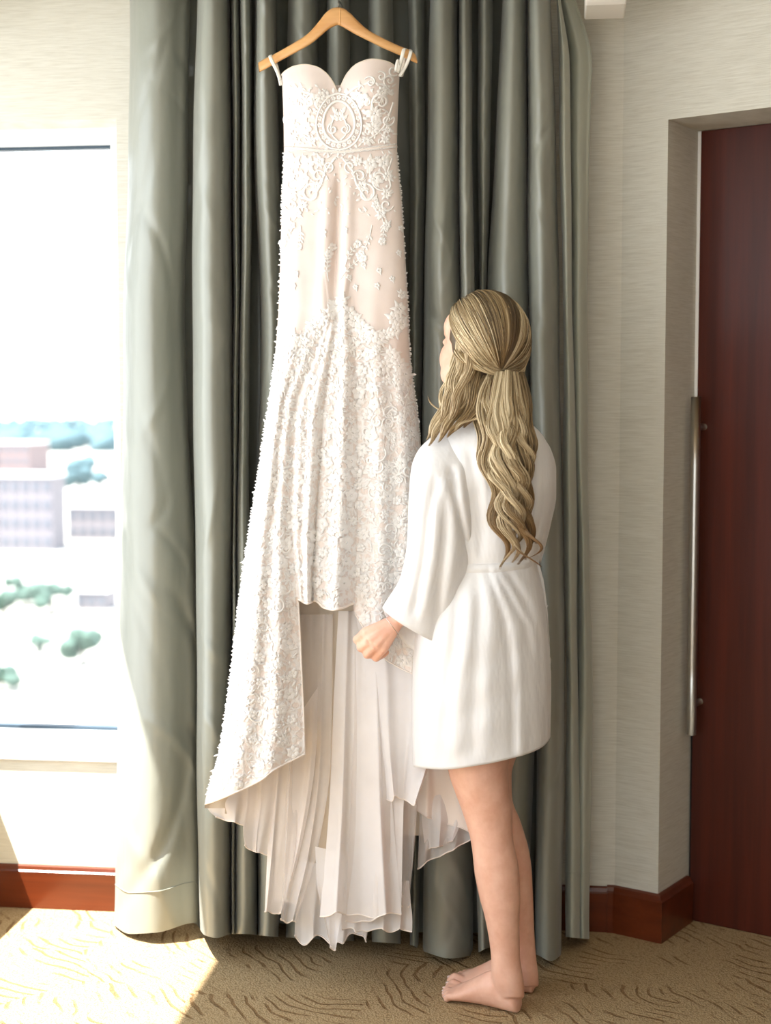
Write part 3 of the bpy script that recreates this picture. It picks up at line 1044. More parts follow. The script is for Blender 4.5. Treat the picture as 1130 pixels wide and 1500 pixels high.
# lace: motifs drawn flat, then laid on the surface of the dress
class Lace:
    def __init__(self):
        self.q, self.f, self.n = [], [], 0

    def put(self, pts, faces):
        pts = np.asarray(pts, float).reshape(-1, 3)
        self.q.append(pts); self.f += [tuple(i + self.n for i in x) for x in faces]; self.n += len(pts)

    def strip(self, rows, W):
        F = []
        for j in range(len(rows) // W - 1):
            for i in range(W - 1):
                F.append((j * W + i, j * W + i + 1, (j + 1) * W + i + 1, (j + 1) * W + i))
        self.put(rows, F)

    def cord(self, pts, w, h=2.2):
        """raised cord of width w px, height h mm"""
        pts = np.asarray(pts, float)
        t = np.gradient(pts, axis=0); t /= np.linalg.norm(t, axis=1)[:, None] + 1e-9
        nn = np.stack([-t[:, 1], t[:, 0]], 1)
        w = np.broadcast_to(w, (len(pts),))
        rows = []
        for p, n_, ww in zip(pts, nn, w):
            for k, hh in ((-1, 0), (-.55, .8), (0, 1), (.55, .8), (1, 0)):
                rows.append((*(p + n_ * ww / 2 * k), hh * h))
        self.strip(rows, 5)

    def scroll(self, cx, cy, r, a0, turns, sgn, w=3.6, h=2.6, r1=.12):
        t = np.linspace(0, 1, int(14 * turns) + 6)
        a = a0 + sgn * 2 * np.pi * turns * t
        rr = r * (1 - t) + r * r1 * t
        p = np.stack([cx + rr * np.cos(a), cy + rr * np.sin(a)], 1)
        self.cord(p, w * (.55 + .45 * np.sin(np.pi * np.clip(t + .08, 0, 1))), h)

    def leaf(self, x, y, ang, L, W, h=2.4):
        rows = []
        for k, t in enumerate(np.linspace(0, 1, 5)):
            ww = W / 2 * math.sin(math.pi * min(1, t * .92 + .06)) ** .8
            c = (x + math.cos(ang) * L * t, y + math.sin(ang) * L * t)
            for m_, hh in ((-1, .35), (0, 1), (1, .35)):
                rows.append((c[0] - math.sin(ang) * ww * m_, c[1] + math.cos(ang) * ww * m_, h * hh * (.4 + .6 * math.sin(math.pi * t))))
        self.strip(rows, 3)

    def flower(self, x, y, r, n, ang=0, h=3.0):
        for k in range(n):
            a = ang + 2 * math.pi * k / n
            self.leaf(x + math.cos(a) * r * .12, y + math.sin(a) * r * .12, a, r * .9, r * 1.05 * 4.2 / n, h)
        self.bead(x, y, r * .2, h + .5)

    def bead(self, x, y, r, h=2.5):
        v = [(x + r, y, h * .4), (x, y + r, h * .4), (x - r, y, h * .4), (x, y - r, h * .4), (x, y, h), (x, y, 0)]
        self.put(v, [(0, 1, 4), (1, 2, 4), (2, 3, 4), (3, 0, 4), (1, 0, 5), (2, 1, 5), (3, 2, 5), (0, 3, 5)])

    def sprig(self, x, y, ang, L, r, n=5, curl=.6):
        pts = []
        a = ang
        px_, py_ = x, y
        for k in range(n + 1):
            pts.append((px_, py_))
            px_ += math.cos(a) * L / n; py_ += math.sin(a) * L / n
            a += curl / n
            if k:
                for s in (-1, 1):
                    self.leaf(px_, py_, a + s * .9, r, r * .5)
        self.cord(pts, 1.5, 1.5)
        self.flower(px_, py_, r * .9, 5, a)

    def build(self, name, mat, parent, lift=.0008):
        q = np.concatenate(self.q)
        y = front_y(q[:, 0], q[:, 1])
        me_v = at(q[:, 0], q[:, 1], y - lift - q[:, 2] * .001)
        b = MB(); b.add(me_v, self.f)
        return b.build(name, mat, parent)


rnd = random.Random(8)
# medallion
l = Lace()
t = np.linspace(0, 2 * np.pi, 60)
for rx, ry, w in ((23, 30, 4.2), (33, 41, 3.4)):
    l.cord(np.stack([497 + rx * np.sin(t) * (1 - .12 * np.cos(t)), 178 - ry * np.cos(t)], 1), w, 3)
for k in range(22):
    a = 2 * math.pi * k / 22
    l.flower(497 + 28.5 * math.sin(a), 178 - 35.5 * math.cos(a), 4.2, 5, a, 2.6)
for s in (-1, 1):
    l.scroll(497 + s * 9, 189, 8.5, -1.4 if s > 0 else -1.75, 1.3, s, 3.4)
    l.cord([(497 + s * 2, 206), (497 + s * 9, 199), (497 + s * 13, 188), (497 + s * 8, 174), (497 + s * 3, 160)], 2.6)
    l.leaf(497 + s * 3, 168, -1.57 + s * .5, 14, 6); l.leaf(497 + s * 3, 176, -1.57 + s * .9, 13, 6)
l.flower(497, 170, 8, 6)
for k in range(26):
    a = 2 * math.pi * k / 26
    l.leaf(497 + 35 * math.sin(a), 178 - 43 * math.cos(a), math.atan2(-math.cos(a), math.sin(a)) + .3, 8, 5)
l.build('lace_medallion', M_LACE, dress)
# scrolls and flowers either side of the medallion
for s in (-1, 1):
    X = lambda d: 497 + s * d
    l = Lace()
    A0 = lambda a: a if s > 0 else math.pi - a
    for d, y, r, a, tn, w in ((62, 150, 17, 1.2, 1.35, 4.6), (46, 120, 9, 3.6, 1.2, 3.4), (72, 176, 10, -.5, 1.3, 3.6), (40, 150, 10, 2.4, 1.2, 3.6),
                              (74, 118, 9, 2.0, 1.3, 3.8), (80, 104, 8, .8, 1.2, 3.4), (62, 112, 8, 4.0, 1.2, 3.2)):
        if s < 0 and y < 121:
            y += 26; d -= 4
        l.scroll(X(d), y, r, A0(a), tn, s, w)
    l.cord([(X(8), 140), (X(24), 128 + (14 if s < 0 else 0)), (X(46), 120 + (16 if s < 0 else 0)), (X(66), 124 + (8 if s < 0 else 0)), (X(80), 138)], 4.2)
    l.cord([(X(40), 206), (X(56), 196), (X(66), 186), (X(74), 168), (X(80), 150)], 3.4)
    l.build('lace_scroll', M_LACE, dress)
    for d, y, r in ((36, 146, 11), (52, 166, 12), (50, 188, 11), (64, 134, 9), (68, 204, 7), (40, 206, 7), (26, 140, 8), (72, 190, 6)):
        l = Lace(); l.flower(X(d), y, r, rnd.choice((6, 7, 8)), rnd.random() * 6, 3.6)
        for k in range(4):
            l.leaf(X(d), y, rnd.random() * 6.28, r * 1.5, r * .55)
        l.build('lace_flower', M_LACE, dress)
l = Lace()
for k in range(300):
    x, y = rnd.uniform(422, 576), rnd.uniform(112, 213)
    if y < pl(NECK, x) + 24 or abs(x - 497) < 34 and y > 140:
        continue
    l.leaf(x, y, rnd.random() * 6.28, rnd.uniform(4, 9), rnd.uniform(2, 4))
o = l.build('lace_leaves', M_LACE, dress); o['kind'] = 'stuff'

# beaded belt
bt = MB()
xs = np.linspace(416.5, 582, 60)
ys = np.interp(xs, [416, 497, 582], [217, 223, 213])
bl = Lace()
bl.cord(np.stack([xs, ys], 1), 6.0, 1.5)
belt = bl.build('belt', M_TRIM, dress)
bl = Lace()
for x in np.linspace(417, 581, 84):
    y = np.interp(x, [416, 497, 582], [217, 223, 213])
    bl.bead(x, y - 2.2, 1.3, 3.6); bl.bead(x + 1, y + 2.2, 1.3, 3.6)
o = bl.build('belt_beads', M_BEAD, belt); o['kind'] = 'stuff'

# hip lace below the belt
for s in (-1, 1):
    X = lambda d: 497 + s * d
    A0 = lambda a: a if s > 0 else math.pi - a
    l = Lace()
    for d, y, r, a, tn, w in ((40, 283, 15, -2.2, 1.4, 4.6), (62, 262, 18, 1.0, 1.0, 3.8), (30, 258, 10, 3.2, 1.2, 3.6), (70, 300, 10, .2, 1.2, 3.4), (16, 244, 9, 1.6, 1.2, 3.4)):
        l.scroll(X(d), y, r, A0(a), tn, s, w)
    l.cord([(X(6), 232), (X(20), 250), (X(26), 270), (X(40), 292), (X(56), 290)], 3.8)
    l.cord([(X(78), 232), (X(72), 250), (X(76), 272), (X(68), 290)], 3.4)
    l.build('lace_scroll', M_LACE, dress)
    for d, y, r in ((46, 240, 11), (66, 238, 10), (28, 236, 8), (52, 262, 10), (72, 258, 8), (70, 284, 8), (34, 272, 8), (62, 312, 8), (70, 330, 7), (54, 300, 7)):
        l = Lace(); l.flower(X(d), y, r, rnd.choice((6, 7)), rnd.random() * 6, 3.4)
        for k in range(4):
            l.leaf(X(d), y, rnd.random() * 6.28, r * 1.45, r * .5)
        l.build('lace_flower', M_LACE, dress)
l = Lace()
for k in range(150):
    x, y = rnd.uniform(423, 578), 226 + 90 * rnd.random() ** 1.5
    l.leaf(x, y, rnd.random() * 6.28, rnd.uniform(4, 9), rnd.uniform(2, 4))
for x, y, a, L in ((440, 330, 1.4, 26), (545, 330, 1.7, 40), (560, 318, 1.3, 30), (425, 318, 1.6, 34), (505, 392, -1.3, 34), (498, 410, -1.0, 40), (482, 412, -1.8, 34), (475, 390, -1.4, 26)):
    l.sprig(x, y, a, L, 7, 5, .5)
for x, y in ((434, 400), (430, 418), (533, 388), (556, 396), (553, 418), (521, 420), (585, 370), (575, 408), (512, 406), (475, 340), (506, 336), (588, 334)):
    l.flower(x, y, 4.5, 5, x)
    l.leaf(x, y, 1.2, 8, 3)
o = l.build('lace_leaves', M_LACE, dress); o['kind'] = 'stuff'

# lace along the slanting seam and knot
sm = [(493, 447, 10), (502, 440, 9), (486, 456, 9), (512, 458, 11), (520, 470, 10), (532, 480, 11), (546, 492, 11), (556, 496, 10), (566, 490, 9), (578, 466, 11), (586, 452, 10), (590, 474, 9), (580, 484, 10),
      (574, 520, 11), (586, 534, 11), (594, 548, 10), (566, 536, 10), (470, 466, 9), (458, 476, 8), (428, 492, 9), (436, 502, 8), (446, 498, 7), (416, 508, 9), (584, 556, 9), (548, 516, 8), (590, 432, 7)]
for x, y, r in sm:
    l = Lace(); l.flower(x, y, r, rnd.choice((5, 6, 7)), rnd.random() * 6, 4.0)
    for k in range(5):
        l.leaf(x, y, rnd.random() * 6.28, r * 1.5, r * .5, 3)
    l.build('lace_flower', M_LACE, dress)

# dense lace over the flounce
def flounce_ok(x, y, m=5):
    f = [float(pch(FR, c, y)) for c in FC]
    if x < f[0] + m or x > f[4] - m or y < pl(SEAM, x) + 4:
        return False
    if y > 860 and abs(x - f[1]) < m * 1.7 + 3:
        return False
    h = pl(HEM1, x) if x < f[1] else pl(HEM2, x) if x < f[3] else min(pl(HEM3, x), 1010) - 6
    return y < h - m


cnt = 0
fl = []
while cnt < 6000 and len(fl) < 250:
    cnt += 1
    y = rnd.uniform(470, 1160); x = rnd.uniform(305, 640)
    if x > 522 and y > 600:
        if rnd.random() < .45: continue
    if y > 1090 and rnd.random() < .6:
        continue
    r = rnd.uniform(6.5, 11)
    if not flounce_ok(x, y, r * .7): continue
    if any((x - a) ** 2 + (y - c) ** 2 < (r + d) ** 2 * .8 for a, c, d in fl): continue
    fl.append((x, y, r))
for x, y, r in fl:
    l = Lace(); l.flower(x, y, r, rnd.choice((5, 6, 7, 8)), rnd.random() * 6, 3.8)
    l.build('lace_flower', M_LACE, flo)
l = Lace()
k = 0
while k < 1500:
    y = rnd.uniform(470, 1165); x = rnd.uniform(300, 640)
    if not flounce_ok(x, y, 2): continue
    k += 1
    l.leaf(x, y, rnd.random() * 6.28, rnd.uniform(5, 11), rnd.uniform(2, 4), 3.2)
for k in range(26):
    y = rnd.uniform(600, 900); x = rnd.uniform(535, 605)
    if flounce_ok(x, y, 8):
        l.scroll(x, y, rnd.uniform(8, 15), rnd.random() * 6, 1.1, rnd.choice((-1, 1)), 4, 3)
for k in range(26):
    y = rnd.uniform(580, 1050); x = rnd.uniform(330, 430)
    if flounce_ok(x, y, 8):
        l.scroll(x, y, rnd.uniform(8, 14), rnd.random() * 6, 1.1, rnd.choice((-1, 1)), 3.6, 3)
# beads standing out along the outline
for y in np.arange(225, 1165, 3.2):
    f0, f4 = float(pch(FR, FC[0], y)), float(pch(FR, FC[4], y))
    if y > 520 or y < 330 or rnd.random() < .35:
        l.leaf(f0 + 1.5, y, math.pi + rnd.uniform(-.8, .8), rnd.uniform(2.5, 5), 2.6, 2)
    if y < 640 and (y > 440 or y < 330 or rnd.random() < .35):
        l.leaf(f4 - 1.5, y, rnd.uniform(-.8, .8), rnd.uniform(2.5, 4.5), 2.6, 2)
o = l.build('lace_leaves', M_LACE, flo); o['kind'] = 'stuff'

# ribbon loops over the hanger
M_RIB = plain('ivory_ribbon', srgb(236, 232, 222), .45)
def loop(pts, w=.0042):
    q = np.array([at(a, c, y) for a, c, y in pts])
    n_ = len(q); s = np.linspace(0, n_ - 1, n_ * 6)
    q = np.stack([pch(range(n_), q[:, k], s) for k in range(3)], 1)
    b = MB(); b.tube(q, w, 6, flat=.22, nrm=(0, -1, .25)); b.build('hanger_loop', M_RIB, dress)
loop([(411, 118, 3.33), (406, 104, 3.345), (398, 88, 3.352), (396, 82, 3.362), (399, 81, 3.395), (404, 92, 3.40), (409, 112, 3.39), (412, 125, 3.38)])
loop([(583, 106, 3.33), (587, 92, 3.345), (591, 76, 3.352), (593, 71, 3.365), (595, 74, 3.40), (591, 95, 3.395), (588, 112, 3.385)])
loop([(586, 112, 3.33), (594, 98, 3.345), (600, 84, 3.352), (602, 76, 3.36), (600, 74, 3.40), (594, 92, 3.40), (588, 112, 3.39)])
loop([(580, 104, 3.325), (581, 95, 3.33), (583, 88, 3.335), (584, 94, 3.34), (583, 106, 3.345)], .003)
# ---------------------------------------------------------------- the woman
def m_skin():
    m = Mat('skin')
    v = m.coords((1, 1, 1))
    m.color(m.ramp(m.noise(v, 24, 4, .6), [(.3, srgb(222, 168, 142)), (.7, srgb(238, 192, 168))]))
    m.p(Roughness=.48, Subsurface_Weight=.12, Subsurface_Scale=.02, Specular_IOR_Level=.4)
    m.b.inputs['Subsurface Radius'].default_value = (1.0, .4, .25)
    m.bump(m.noise(v, 500, 2), .06, .001)
    return m.m


M_SKIN = m_skin()
M_ROBE = m_satin('white_robe_satin', srgb(230, 228, 226), .42, .35, aniso=.3, spec=.45, crease=(20, .42))
M_HAIR = Mat('blonde_hair')
_a = M_HAIR.n('VertexColor', layer_name='tint')
M_HAIR.l(_a.outputs[0], M_HAIR.b.inputs['Base Color'])
M_HAIR.p(Roughness=.38, Specular_IOR_Level=.45, Anisotropic=.5)
M_HAIR = M_HAIR.m
M_SILVER = plain('silver', srgb(210, 208, 204), .2, Metallic=1.0)

woman = empty('person', (-.15, 3.29, 0))
tag(woman, 'barefoot person with long wavy blonde hair in a short white robe beside dress', 'person')


def rings(tab, n=28, sup=2.0, sub=4):
    """tab rows: (py, xl, xr, Y, depth) -> closed loft"""
    tab = np.array(tab, float)
    k = np.arange(len(tab)); q = np.linspace(0, len(tab) - 1, (len(tab) - 1) * sub + 1)
    c = [pch(k, tab[:, i], q) for i in range(5)]
    th = np.linspace(0, 2 * np.pi, n, endpoint=False)
    ct, st = np.sign(np.cos(th)) * np.abs(np.cos(th)) ** (2 / sup), np.sign(np.sin(th)) * np.abs(np.sin(th)) ** (2 / sup)
    px = ((c[1] + c[2]) / 2)[:, None] + ((c[2] - c[1]) / 2)[:, None] * ct[None, :]
    py = c[0][:, None] + 0 * px
    Y = c[3][:, None] + c[4][:, None] * st[None, :]
    return at(px, py, Y)


body = MB()
NL = [(1000, 640, 762, 3.265, .085), (1060, 648, 756, 3.262, .080), (1126, 656, 745, 3.258, .072), (1161, 667, 747, 3.257, .064), (1185, 676, 751, 3.257, .058), (1206, 683, 751, 3.258, .053),
      (1228, 689, 752, 3.258, .051), (1250, 692.5, 756, 3.257, .052), (1276, 695, 761, 3.256, .052), (1312, 702, 762.5, 3.254, .049), (1346, 711, 761.5, 3.252, .043),
      (1382, 717.5, 762, 3.25, .036), (1402, 719.5, 762.5, 3.25, .033), (1420, 720, 765, 3.25, .034), (1440, 722, 768, 3.248, .034), (1462, 728, 769, 3.247, .028)]
body.grid(rings(NL), closed=True, cap=True)
FL = [(1000, 680, 775, 3.35, .08), (1060, 690, 770, 3.355, .075), (1100, 690, 760, 3.357, .068), (1135, 696, 750, 3.358, .06), (1170, 704, 751, 3.360, .053), (1200, 711, 762, 3.360, .051), (1220, 714, 768.5, 3.361, .051),
      (1248, 716, 776, 3.362, .052), (1276, 718, 779.5, 3.362, .052), (1332, 730, 782, 3.362, .046), (1360, 738, 783, 3.362, .040), (1402, 748, 786, 3.362, .033), (1425, 750, 789, 3.362, .033), (1445, 754, 790, 3.361, .027)]
body.grid(rings(FL), closed=True, cap=True)


def foot(heel, toe, medial, mirror):
    """heel, toe: ground points; medial: unit vector to the big-toe side"""
    heel, toe = np.array(heel, float), np.array(toe, float)
    ax = toe - heel; L = np.linalg.norm(ax); ax /= L
    md = np.array(medial, float); md -= ax * (md @ ax); md /= np.linalg.norm(md)
    up = np.array([0, 0, 1.0])
    S = [(0.0, .016, .030, .030, 0), (.03, .025, .044, .040, 0), (.12, .030, .068, .050, 0), (.25, .031, .088, .050, .001), (.38, .031, .082, .048, .002), (.52, .034, .064, .04, .003), (.66, .040, .046, .03, .003), (.76, .042, .034, .025, .003), (.83, .040, .026, .02, .002), (.87, .034, .018, .014, .0)]
    rows = []
    for t, w, h, _, sh in S:
        c = heel + ax * L * t + md * sh
        ring = []
        for k in range(24):
            a = 2 * np.pi * k / 24
            x = math.cos(a) * w
            z = h * .5 + h * .5 * math.sin(a)
            if math.sin(a) > 0:
                x *= 1 - .45 * math.sin(a) ** 2 * (1 if t > .1 else .4)
            ring.append(c + md * x + up * (z + .001))
        rows.append(ring)
    rows = np.array(rows)
    k = np.arange(len(S)); q = np.linspace(0, len(S) - 1, 37)
    sm = np.stack([[pch(k, rows[:, i, j], q) for j in range(3)] for i in range(24)]).transpose(2, 0, 1)
    body.grid(sm, closed=True, cap=True)
    tips = []
    for o_, l_, r_, b_ in ((.027, 1.0, .0125, .80), (.009, .995, .0092, .80), (-.007, .965, .0086, .79), (-.021, .925, .0082, .77), (-.033, .875, .0080, .74)):
        p0 = heel + ax * L * b_ + md * o_ + up * .017
        p1 = heel + ax * L * (b_ + l_) / 2 + md * o_ + up * (r_ + .010)
        p2 = heel + ax * (L * l_ - r_) + md * (o_ * .96) + up * (r_ + .001)
        pts = [p0, (p0 + p1) / 2, p1, p1 * .4 + p2 * .6, p2, p2 + ax * r_ * .6, p2 + ax * r_ * .95]
        body.tube(pts, [r_ * .9, r_ * .95, r_, r_ * .98, r_, r_ * .75, r_ * .3], 12)
        tips.append((p2, ax, up, r_))
    return tips


NF0, NF1 = np.array([-.082, 3.2425, 0]), np.array([-.268, 3.322, 0])
ft = foot(NF0, NF1, (.4, .9, 0), 1)
fd = NF1 - NF0
FF0 = np.array([-.052, 3.362, 0])
ft2 = foot(FF0, FF0 + np.array([-.2, .045, 0]), (-.2, -.97, 0), 1)

# trunk, neck, head
TR = [(1060, 655, 775, 3.30, .09), (1000, 636, 790, 3.29, .115), (940, 632, 792, 3.28, .11), (880, 650, 782, 3.265, .09), (830, 668, 780, 3.255, .08), (770, 655, 790, 3.25, .085), (710, 640, 796, 3.25, .085), (670, 646, 792, 3.25, .08), (645, 668, 775, 3.25, .07), (620, 690, 752, 3.252, .05), (590, 690, 742, 3.258, .05), (555, 684, 742, 3.265, .052)]
body.grid(rings(TR)[::-1], closed=True, cap=True)
HC = at(704, 508, 3.265)
hf = np.array([-.68, .73, .08]); hf /= np.linalg.norm(hf)
hl = np.cross([0, 0, 1.0], hf); hl /= np.linalg.norm(hl)       # her left (towards the camera)
hu = np.cross(hf, hl)


def headp(f_, l_, u_):
    return HC + hf * f_ + hl * l_ + hu * u_


def blob(c, r, n=20):
    rows = []
    for j in range(n + 1):
        a = math.pi * j / n
        a = min(max(a, .04), math.pi - .04)
        rows.append([headp(c[0] + r[0] * math.sin(a) * math.cos(t), c[1] + r[1] * math.sin(a) * math.sin(t), c[2] + r[2] * math.cos(a)) for t in np.linspace(0, 2 * np.pi, 28, endpoint=False)])
    body.grid(np.array(rows), closed=True, cap=True)


blob((-.008, 0, .012), (.088, .073, .088))
blob((.040, 0, -.020), (.052, .058, .078))
blob((.056, 0, -.078), (.032, .036, .026))      # jaw and chin
blob((.050, 0, .040), (.042, .058, .046)); blob((.072, 0, .026), (.020, .046, .018))       # brow
for s in (-1, 1):
    blob((.050, s * .034, -.030), (.036, .028, .042))   # cheekbones
    blob((.040, s * .044, -.062), (.036, .018, .030))   # jaw line
    blob((.080, s * .030, .006), (.010, .013, .008))    # eyelids
    blob((-.010, s * .068, -.014), (.016, .008, .028))  # ears
nose = [headp(.088, 0, .020), headp(.100, 0, .0), headp(.112, 0, -.018), headp(.114, 0, -.026), headp(.098, 0, -.034)]
body.tube(nose, [.008, .010, .012, .012, .010], 12)
blob((.085, 0, -.050), (.010, .022, .006)); blob((.084, 0, -.058), (.010, .019, .007))

# arms
def limb(pts, rad, n=18):
    pts = np.array(pts, float); k = np.arange(len(pts)); q = np.linspace(0, len(pts) - 1, (len(pts) - 1) * 4 + 1)
    body.tube(np.stack([pch(k, pts[:, i], q) for i in range(3)], 1), pch(k, np.array(rad, float), q), n)


W = lambda a, c, y: tuple(at(a, c, y))
limb([W(655, 665, 3.22), W(640, 720, 3.19), W(640, 790, 3.185), W(622, 845, 3.195), W(600, 888, 3.20), W(584, 908, 3.203)], [.042, .040, .036, .034, .027, .0235])
limb([W(775, 675, 3.28), W(778, 730, 3.29), W(762, 790, 3.30), W(740, 800, 3.32), W(715, 790, 3.33)], [.036, .033, .030, .026, .022])
# hand: loosely closed, back of the hand to the camera
wr = np.array(W(586, 906, 3.203))
mcp = [np.array(W(*p)) for p in ((534, 927, 3.208), (542, 938, 3.200), (551, 946, 3.198), (561, 952, 3.202))]
hand_n = np.array([0, -1.0, 0])
for k in range(4):
    r_ = (.0115, .0122, .0118, .0108)[k]
    base = wr + (mcp[k] - wr) * .12
    limb([base, wr + (mcp[k] - wr) * .55, mcp[k]], [.0135, .0125, r_ + .0005], 12)
    pip = mcp[k] + np.array(W(*((523, 937, 3.232), (529, 949, 3.226), (538, 959, 3.224), (551, 964, 3.226))[k])) - np.array(W(*((534, 927, 3.208), (542, 938, 3.200), (551, 946, 3.198), (561, 952, 3.202))[k]))
    dip = pip + np.array([.006 + .002 * k, .024, .003])
    tip = dip + np.array([.013, .004, .010])
    limb([mcp[k], (mcp[k] * .5 + pip * .5), pip, dip, tip], [r_, r_ * .84, r_ * .88, r_ * .74, r_ * .6], 12)
limb([wr + np.array([-.012, .008, -.004]), np.array(W(560, 916, 3.228)), np.array(W(541, 925, 3.245)), np.array(W(530, 934, 3.256)), np.array(W(526, 943, 3.262))], [.013, .0125, .0105, .0098, .007], 12)

o = body.build('tmp_body', M_SKIN)
r = o.modifiers.new('r', 'REMESH'); r.mode = 'VOXEL'; r.voxel_size = .0032
s = o.modifiers.new('s', 'SMOOTH'); s.factor = .5; s.iterations = 5
dg = bpy.context.evaluated_depsgraph_get()
me = bpy.data.meshes.new_from_object(o.evaluated_get(dg), depsgraph=dg)
me.name = 'body'
bpy.data.objects.remove(o)
me.polygons.foreach_set('use_smooth', np.ones(len(me.polygons), dtype=bool))
if not me.materials: me.materials.append(M_SKIN)
skin = link('body', me, woman)
M_NAIL = plain('pale_nail', srgb(246, 220, 212), .25)
for tips in (ft, ft2):
    for p2, ax, up, r_ in tips:
        sd = np.cross(ax, up)
        b = MB()
        rows = []
        for t in np.linspace(-.25, .75, 4):
            rows.append([p2 + ax * r_ * t + sd * r_ * .6 * w_ + up * (r_ * (1.0 - .16 * w_ * w_ - .30 * max(0, t) ** 2) + .0004) for w_ in (-1, -.5, 0, .5, 1)])
        b.grid(np.array(rows)); b.build('toenail', M_NAIL, skin)

# ---- robe
RB = np.array([
    (604, 692, 748, 3.250, .050), (614, 676, 764, 3.250, .062), (626, 655, 782, 3.250, .078), (642, 634, 796, 3.25, .092), (660, 622, 805, 3.25, .100), (685, 616, 811, 3.25, .106), (712, 616, 812, 3.25, .108), (742, 624, 807, 3.25, .106),
    (780, 640, 799, 3.25, .102), (812, 656, 790, 3.25, .098), (830, 662, 786, 3.252, .096), (846, 655, 790, 3.255, .102), (872, 636, 796, 3.258, .114), (900, 620, 800, 3.26, .122), (940, 608, 803.5, 3.262, .128),
    (1000, 606, 806, 3.265, .130), (1060, 606, 806, 3.265, .130), (1130, 607, 805, 3.265, .128)], float)
CREASE = [  # px path, width, depth (m, + pushes in), soft folds of the robe
    ([(716, 840), (728, 875), (741, 914), (748, 960), (751, 1020), (752, 1110)], 5, .008),
    ([(728, 842), (748, 880), (771, 916), (778, 960)], 4, .007),
    ([(700, 842), (702, 900), (697, 980), (694, 1110)], 9, .006),
    ([(745, 842), (770, 880), (788, 940), (793, 1040)], 6, .005),
    ([(672, 870), (668, 930), (655, 1000), (648, 1110)], 9, .008),
    ([(640, 940), (632, 1000), (628, 1110)], 8, .007),
    ([(690, 660), (700, 720), (706, 780), (704, 822)], 6, .007),
    ([(780, 690), (776, 740), (770, 790), (762, 822)], 5, .006),
    ([(722, 700), (720, 760), (716, 822)], 7, .004),
    ([(798, 740), (784, 780), (770, 815)], 4, .005),
]
_rw = Wob(71, 12, (.018, .075), (1, .5)); _rw2 = Wob(72, 10, (.05, .14))


def robe_y(px, py, near=True):
    px, py = np.broadcast_arrays(np.asarray(px, float), np.asarray(py, float))
    c = [pch(RB[:, 0], RB[:, i], py) for i in range(1, 5)]
    s = np.clip((px - (c[0] + c[1]) / 2) / ((c[1] - c[0]) / 2), -1, 1)
    q = np.sqrt(1 - np.abs(s) ** 2.2)
    y = c[2] - c[3] * q if near else c[2] + c[3] * q
    d = np.zeros(px.shape)
    for path, w, h in CREASE:
        yy = [p[1] for p in path]; xx = [p[0] for p in path]
        if yy[-1] - yy[0] > 60:
            cx = np.interp(py, yy, xx)
            fade = sst(yy[0] - 12, yy[0] + 10, py) * (1 - sst(yy[-1] - 20, yy[-1] + 10, py))
            dd = (px - cx)
        else:
            cy = np.interp(px, xx, yy)
            fade = sst(xx[0] - 12, xx[0] + 20, px) * (1 - sst(xx[-1] - 30, xx[-1] + 5, px))
            dd = (py - cy)
        d += h * fade * (np.exp(-(dd / w) ** 2) - .8 * np.exp(-((dd - w * 2.0) / (w * 1.3)) ** 2))
    sk = sst(640, 720, py)
    d += (.0045 * _rw(px, py) + .0012 * _rw2(px, py)) * sk
    return y + (d * q if near else -d * q)


NR, NC = 130, 96
pyr = np.linspace(604, 1130, NR)
th = np.linspace(0, 2 * np.pi, NC, endpoint=False)
c0, c1 = pch(RB[:, 0], RB[:, 1], pyr), pch(RB[:, 0], RB[:, 2], pyr)
PX = ((c0 + c1) / 2)[:, None] + ((c1 - c0) / 2)[:, None] * (np.sign(np.cos(th)) * np.abs(np.cos(th)) ** .92)[None, :]
near = (np.sin(th) < 0)[None, :] & np.ones((NR, 1), bool)
hem_tab = [(600, 1120), (612, 1124), (650, 1127), (700, 1121), (740, 1113), (775, 1103), (792, 1095), (801, 1087), (806, 1078), (812, 1074)]
hemv = pl(hem_tab, PX[-1])
PYr = 604 + (pyr - 604)[:, None] * ((hemv - 604) / 526)[None, :] * sst(0, 1, (pyr[:, None] - 604) / 300) + (pyr - 604)[:, None] * (1 - sst(0, 1, (pyr[:, None] - 604) / 300)) + 604 * 0
PYr = np.where(pyr[:, None] < 904, PYr, PYr)
Yn, Yf_ = robe_y(PX, PYr, True), robe_y(PX, PYr, False)
G = at(PX, PYr, np.where(near, Yn, Yf_))
b = MB(); b.grid(G, closed=True)
robe = b.build('robe', M_ROBE, woman)
so = robe.modifiers.new('thick', 'SOLIDIFY'); so.thickness = .0025; so.offset = -1
# stitched hem
b = MB(); k = int(NR * .965)
nr = [i for i in range(NC) if math.sin(th[i]) < .1]
b.tube(G[k][nr] + np.array([0, -.0006, 0]), .0009, 5); b.build('hem_stitch', M_ROBE, robe)
# belt
xs = np.linspace(672, 787, 60)
rows = []
for k, (dy, off) in enumerate(((-7, .001), (-6, .004), (0, .0055), (6, .004), (7, .001))):
    yy = np.interp(xs, [665, 730, 790], [833, 832, 824]) + dy
    rows.append(at(xs, yy, robe_y(xs, yy) - off))
b = MB(); b.grid(np.array(rows)); belt_r = b.build('belt', M_ROBE, robe)


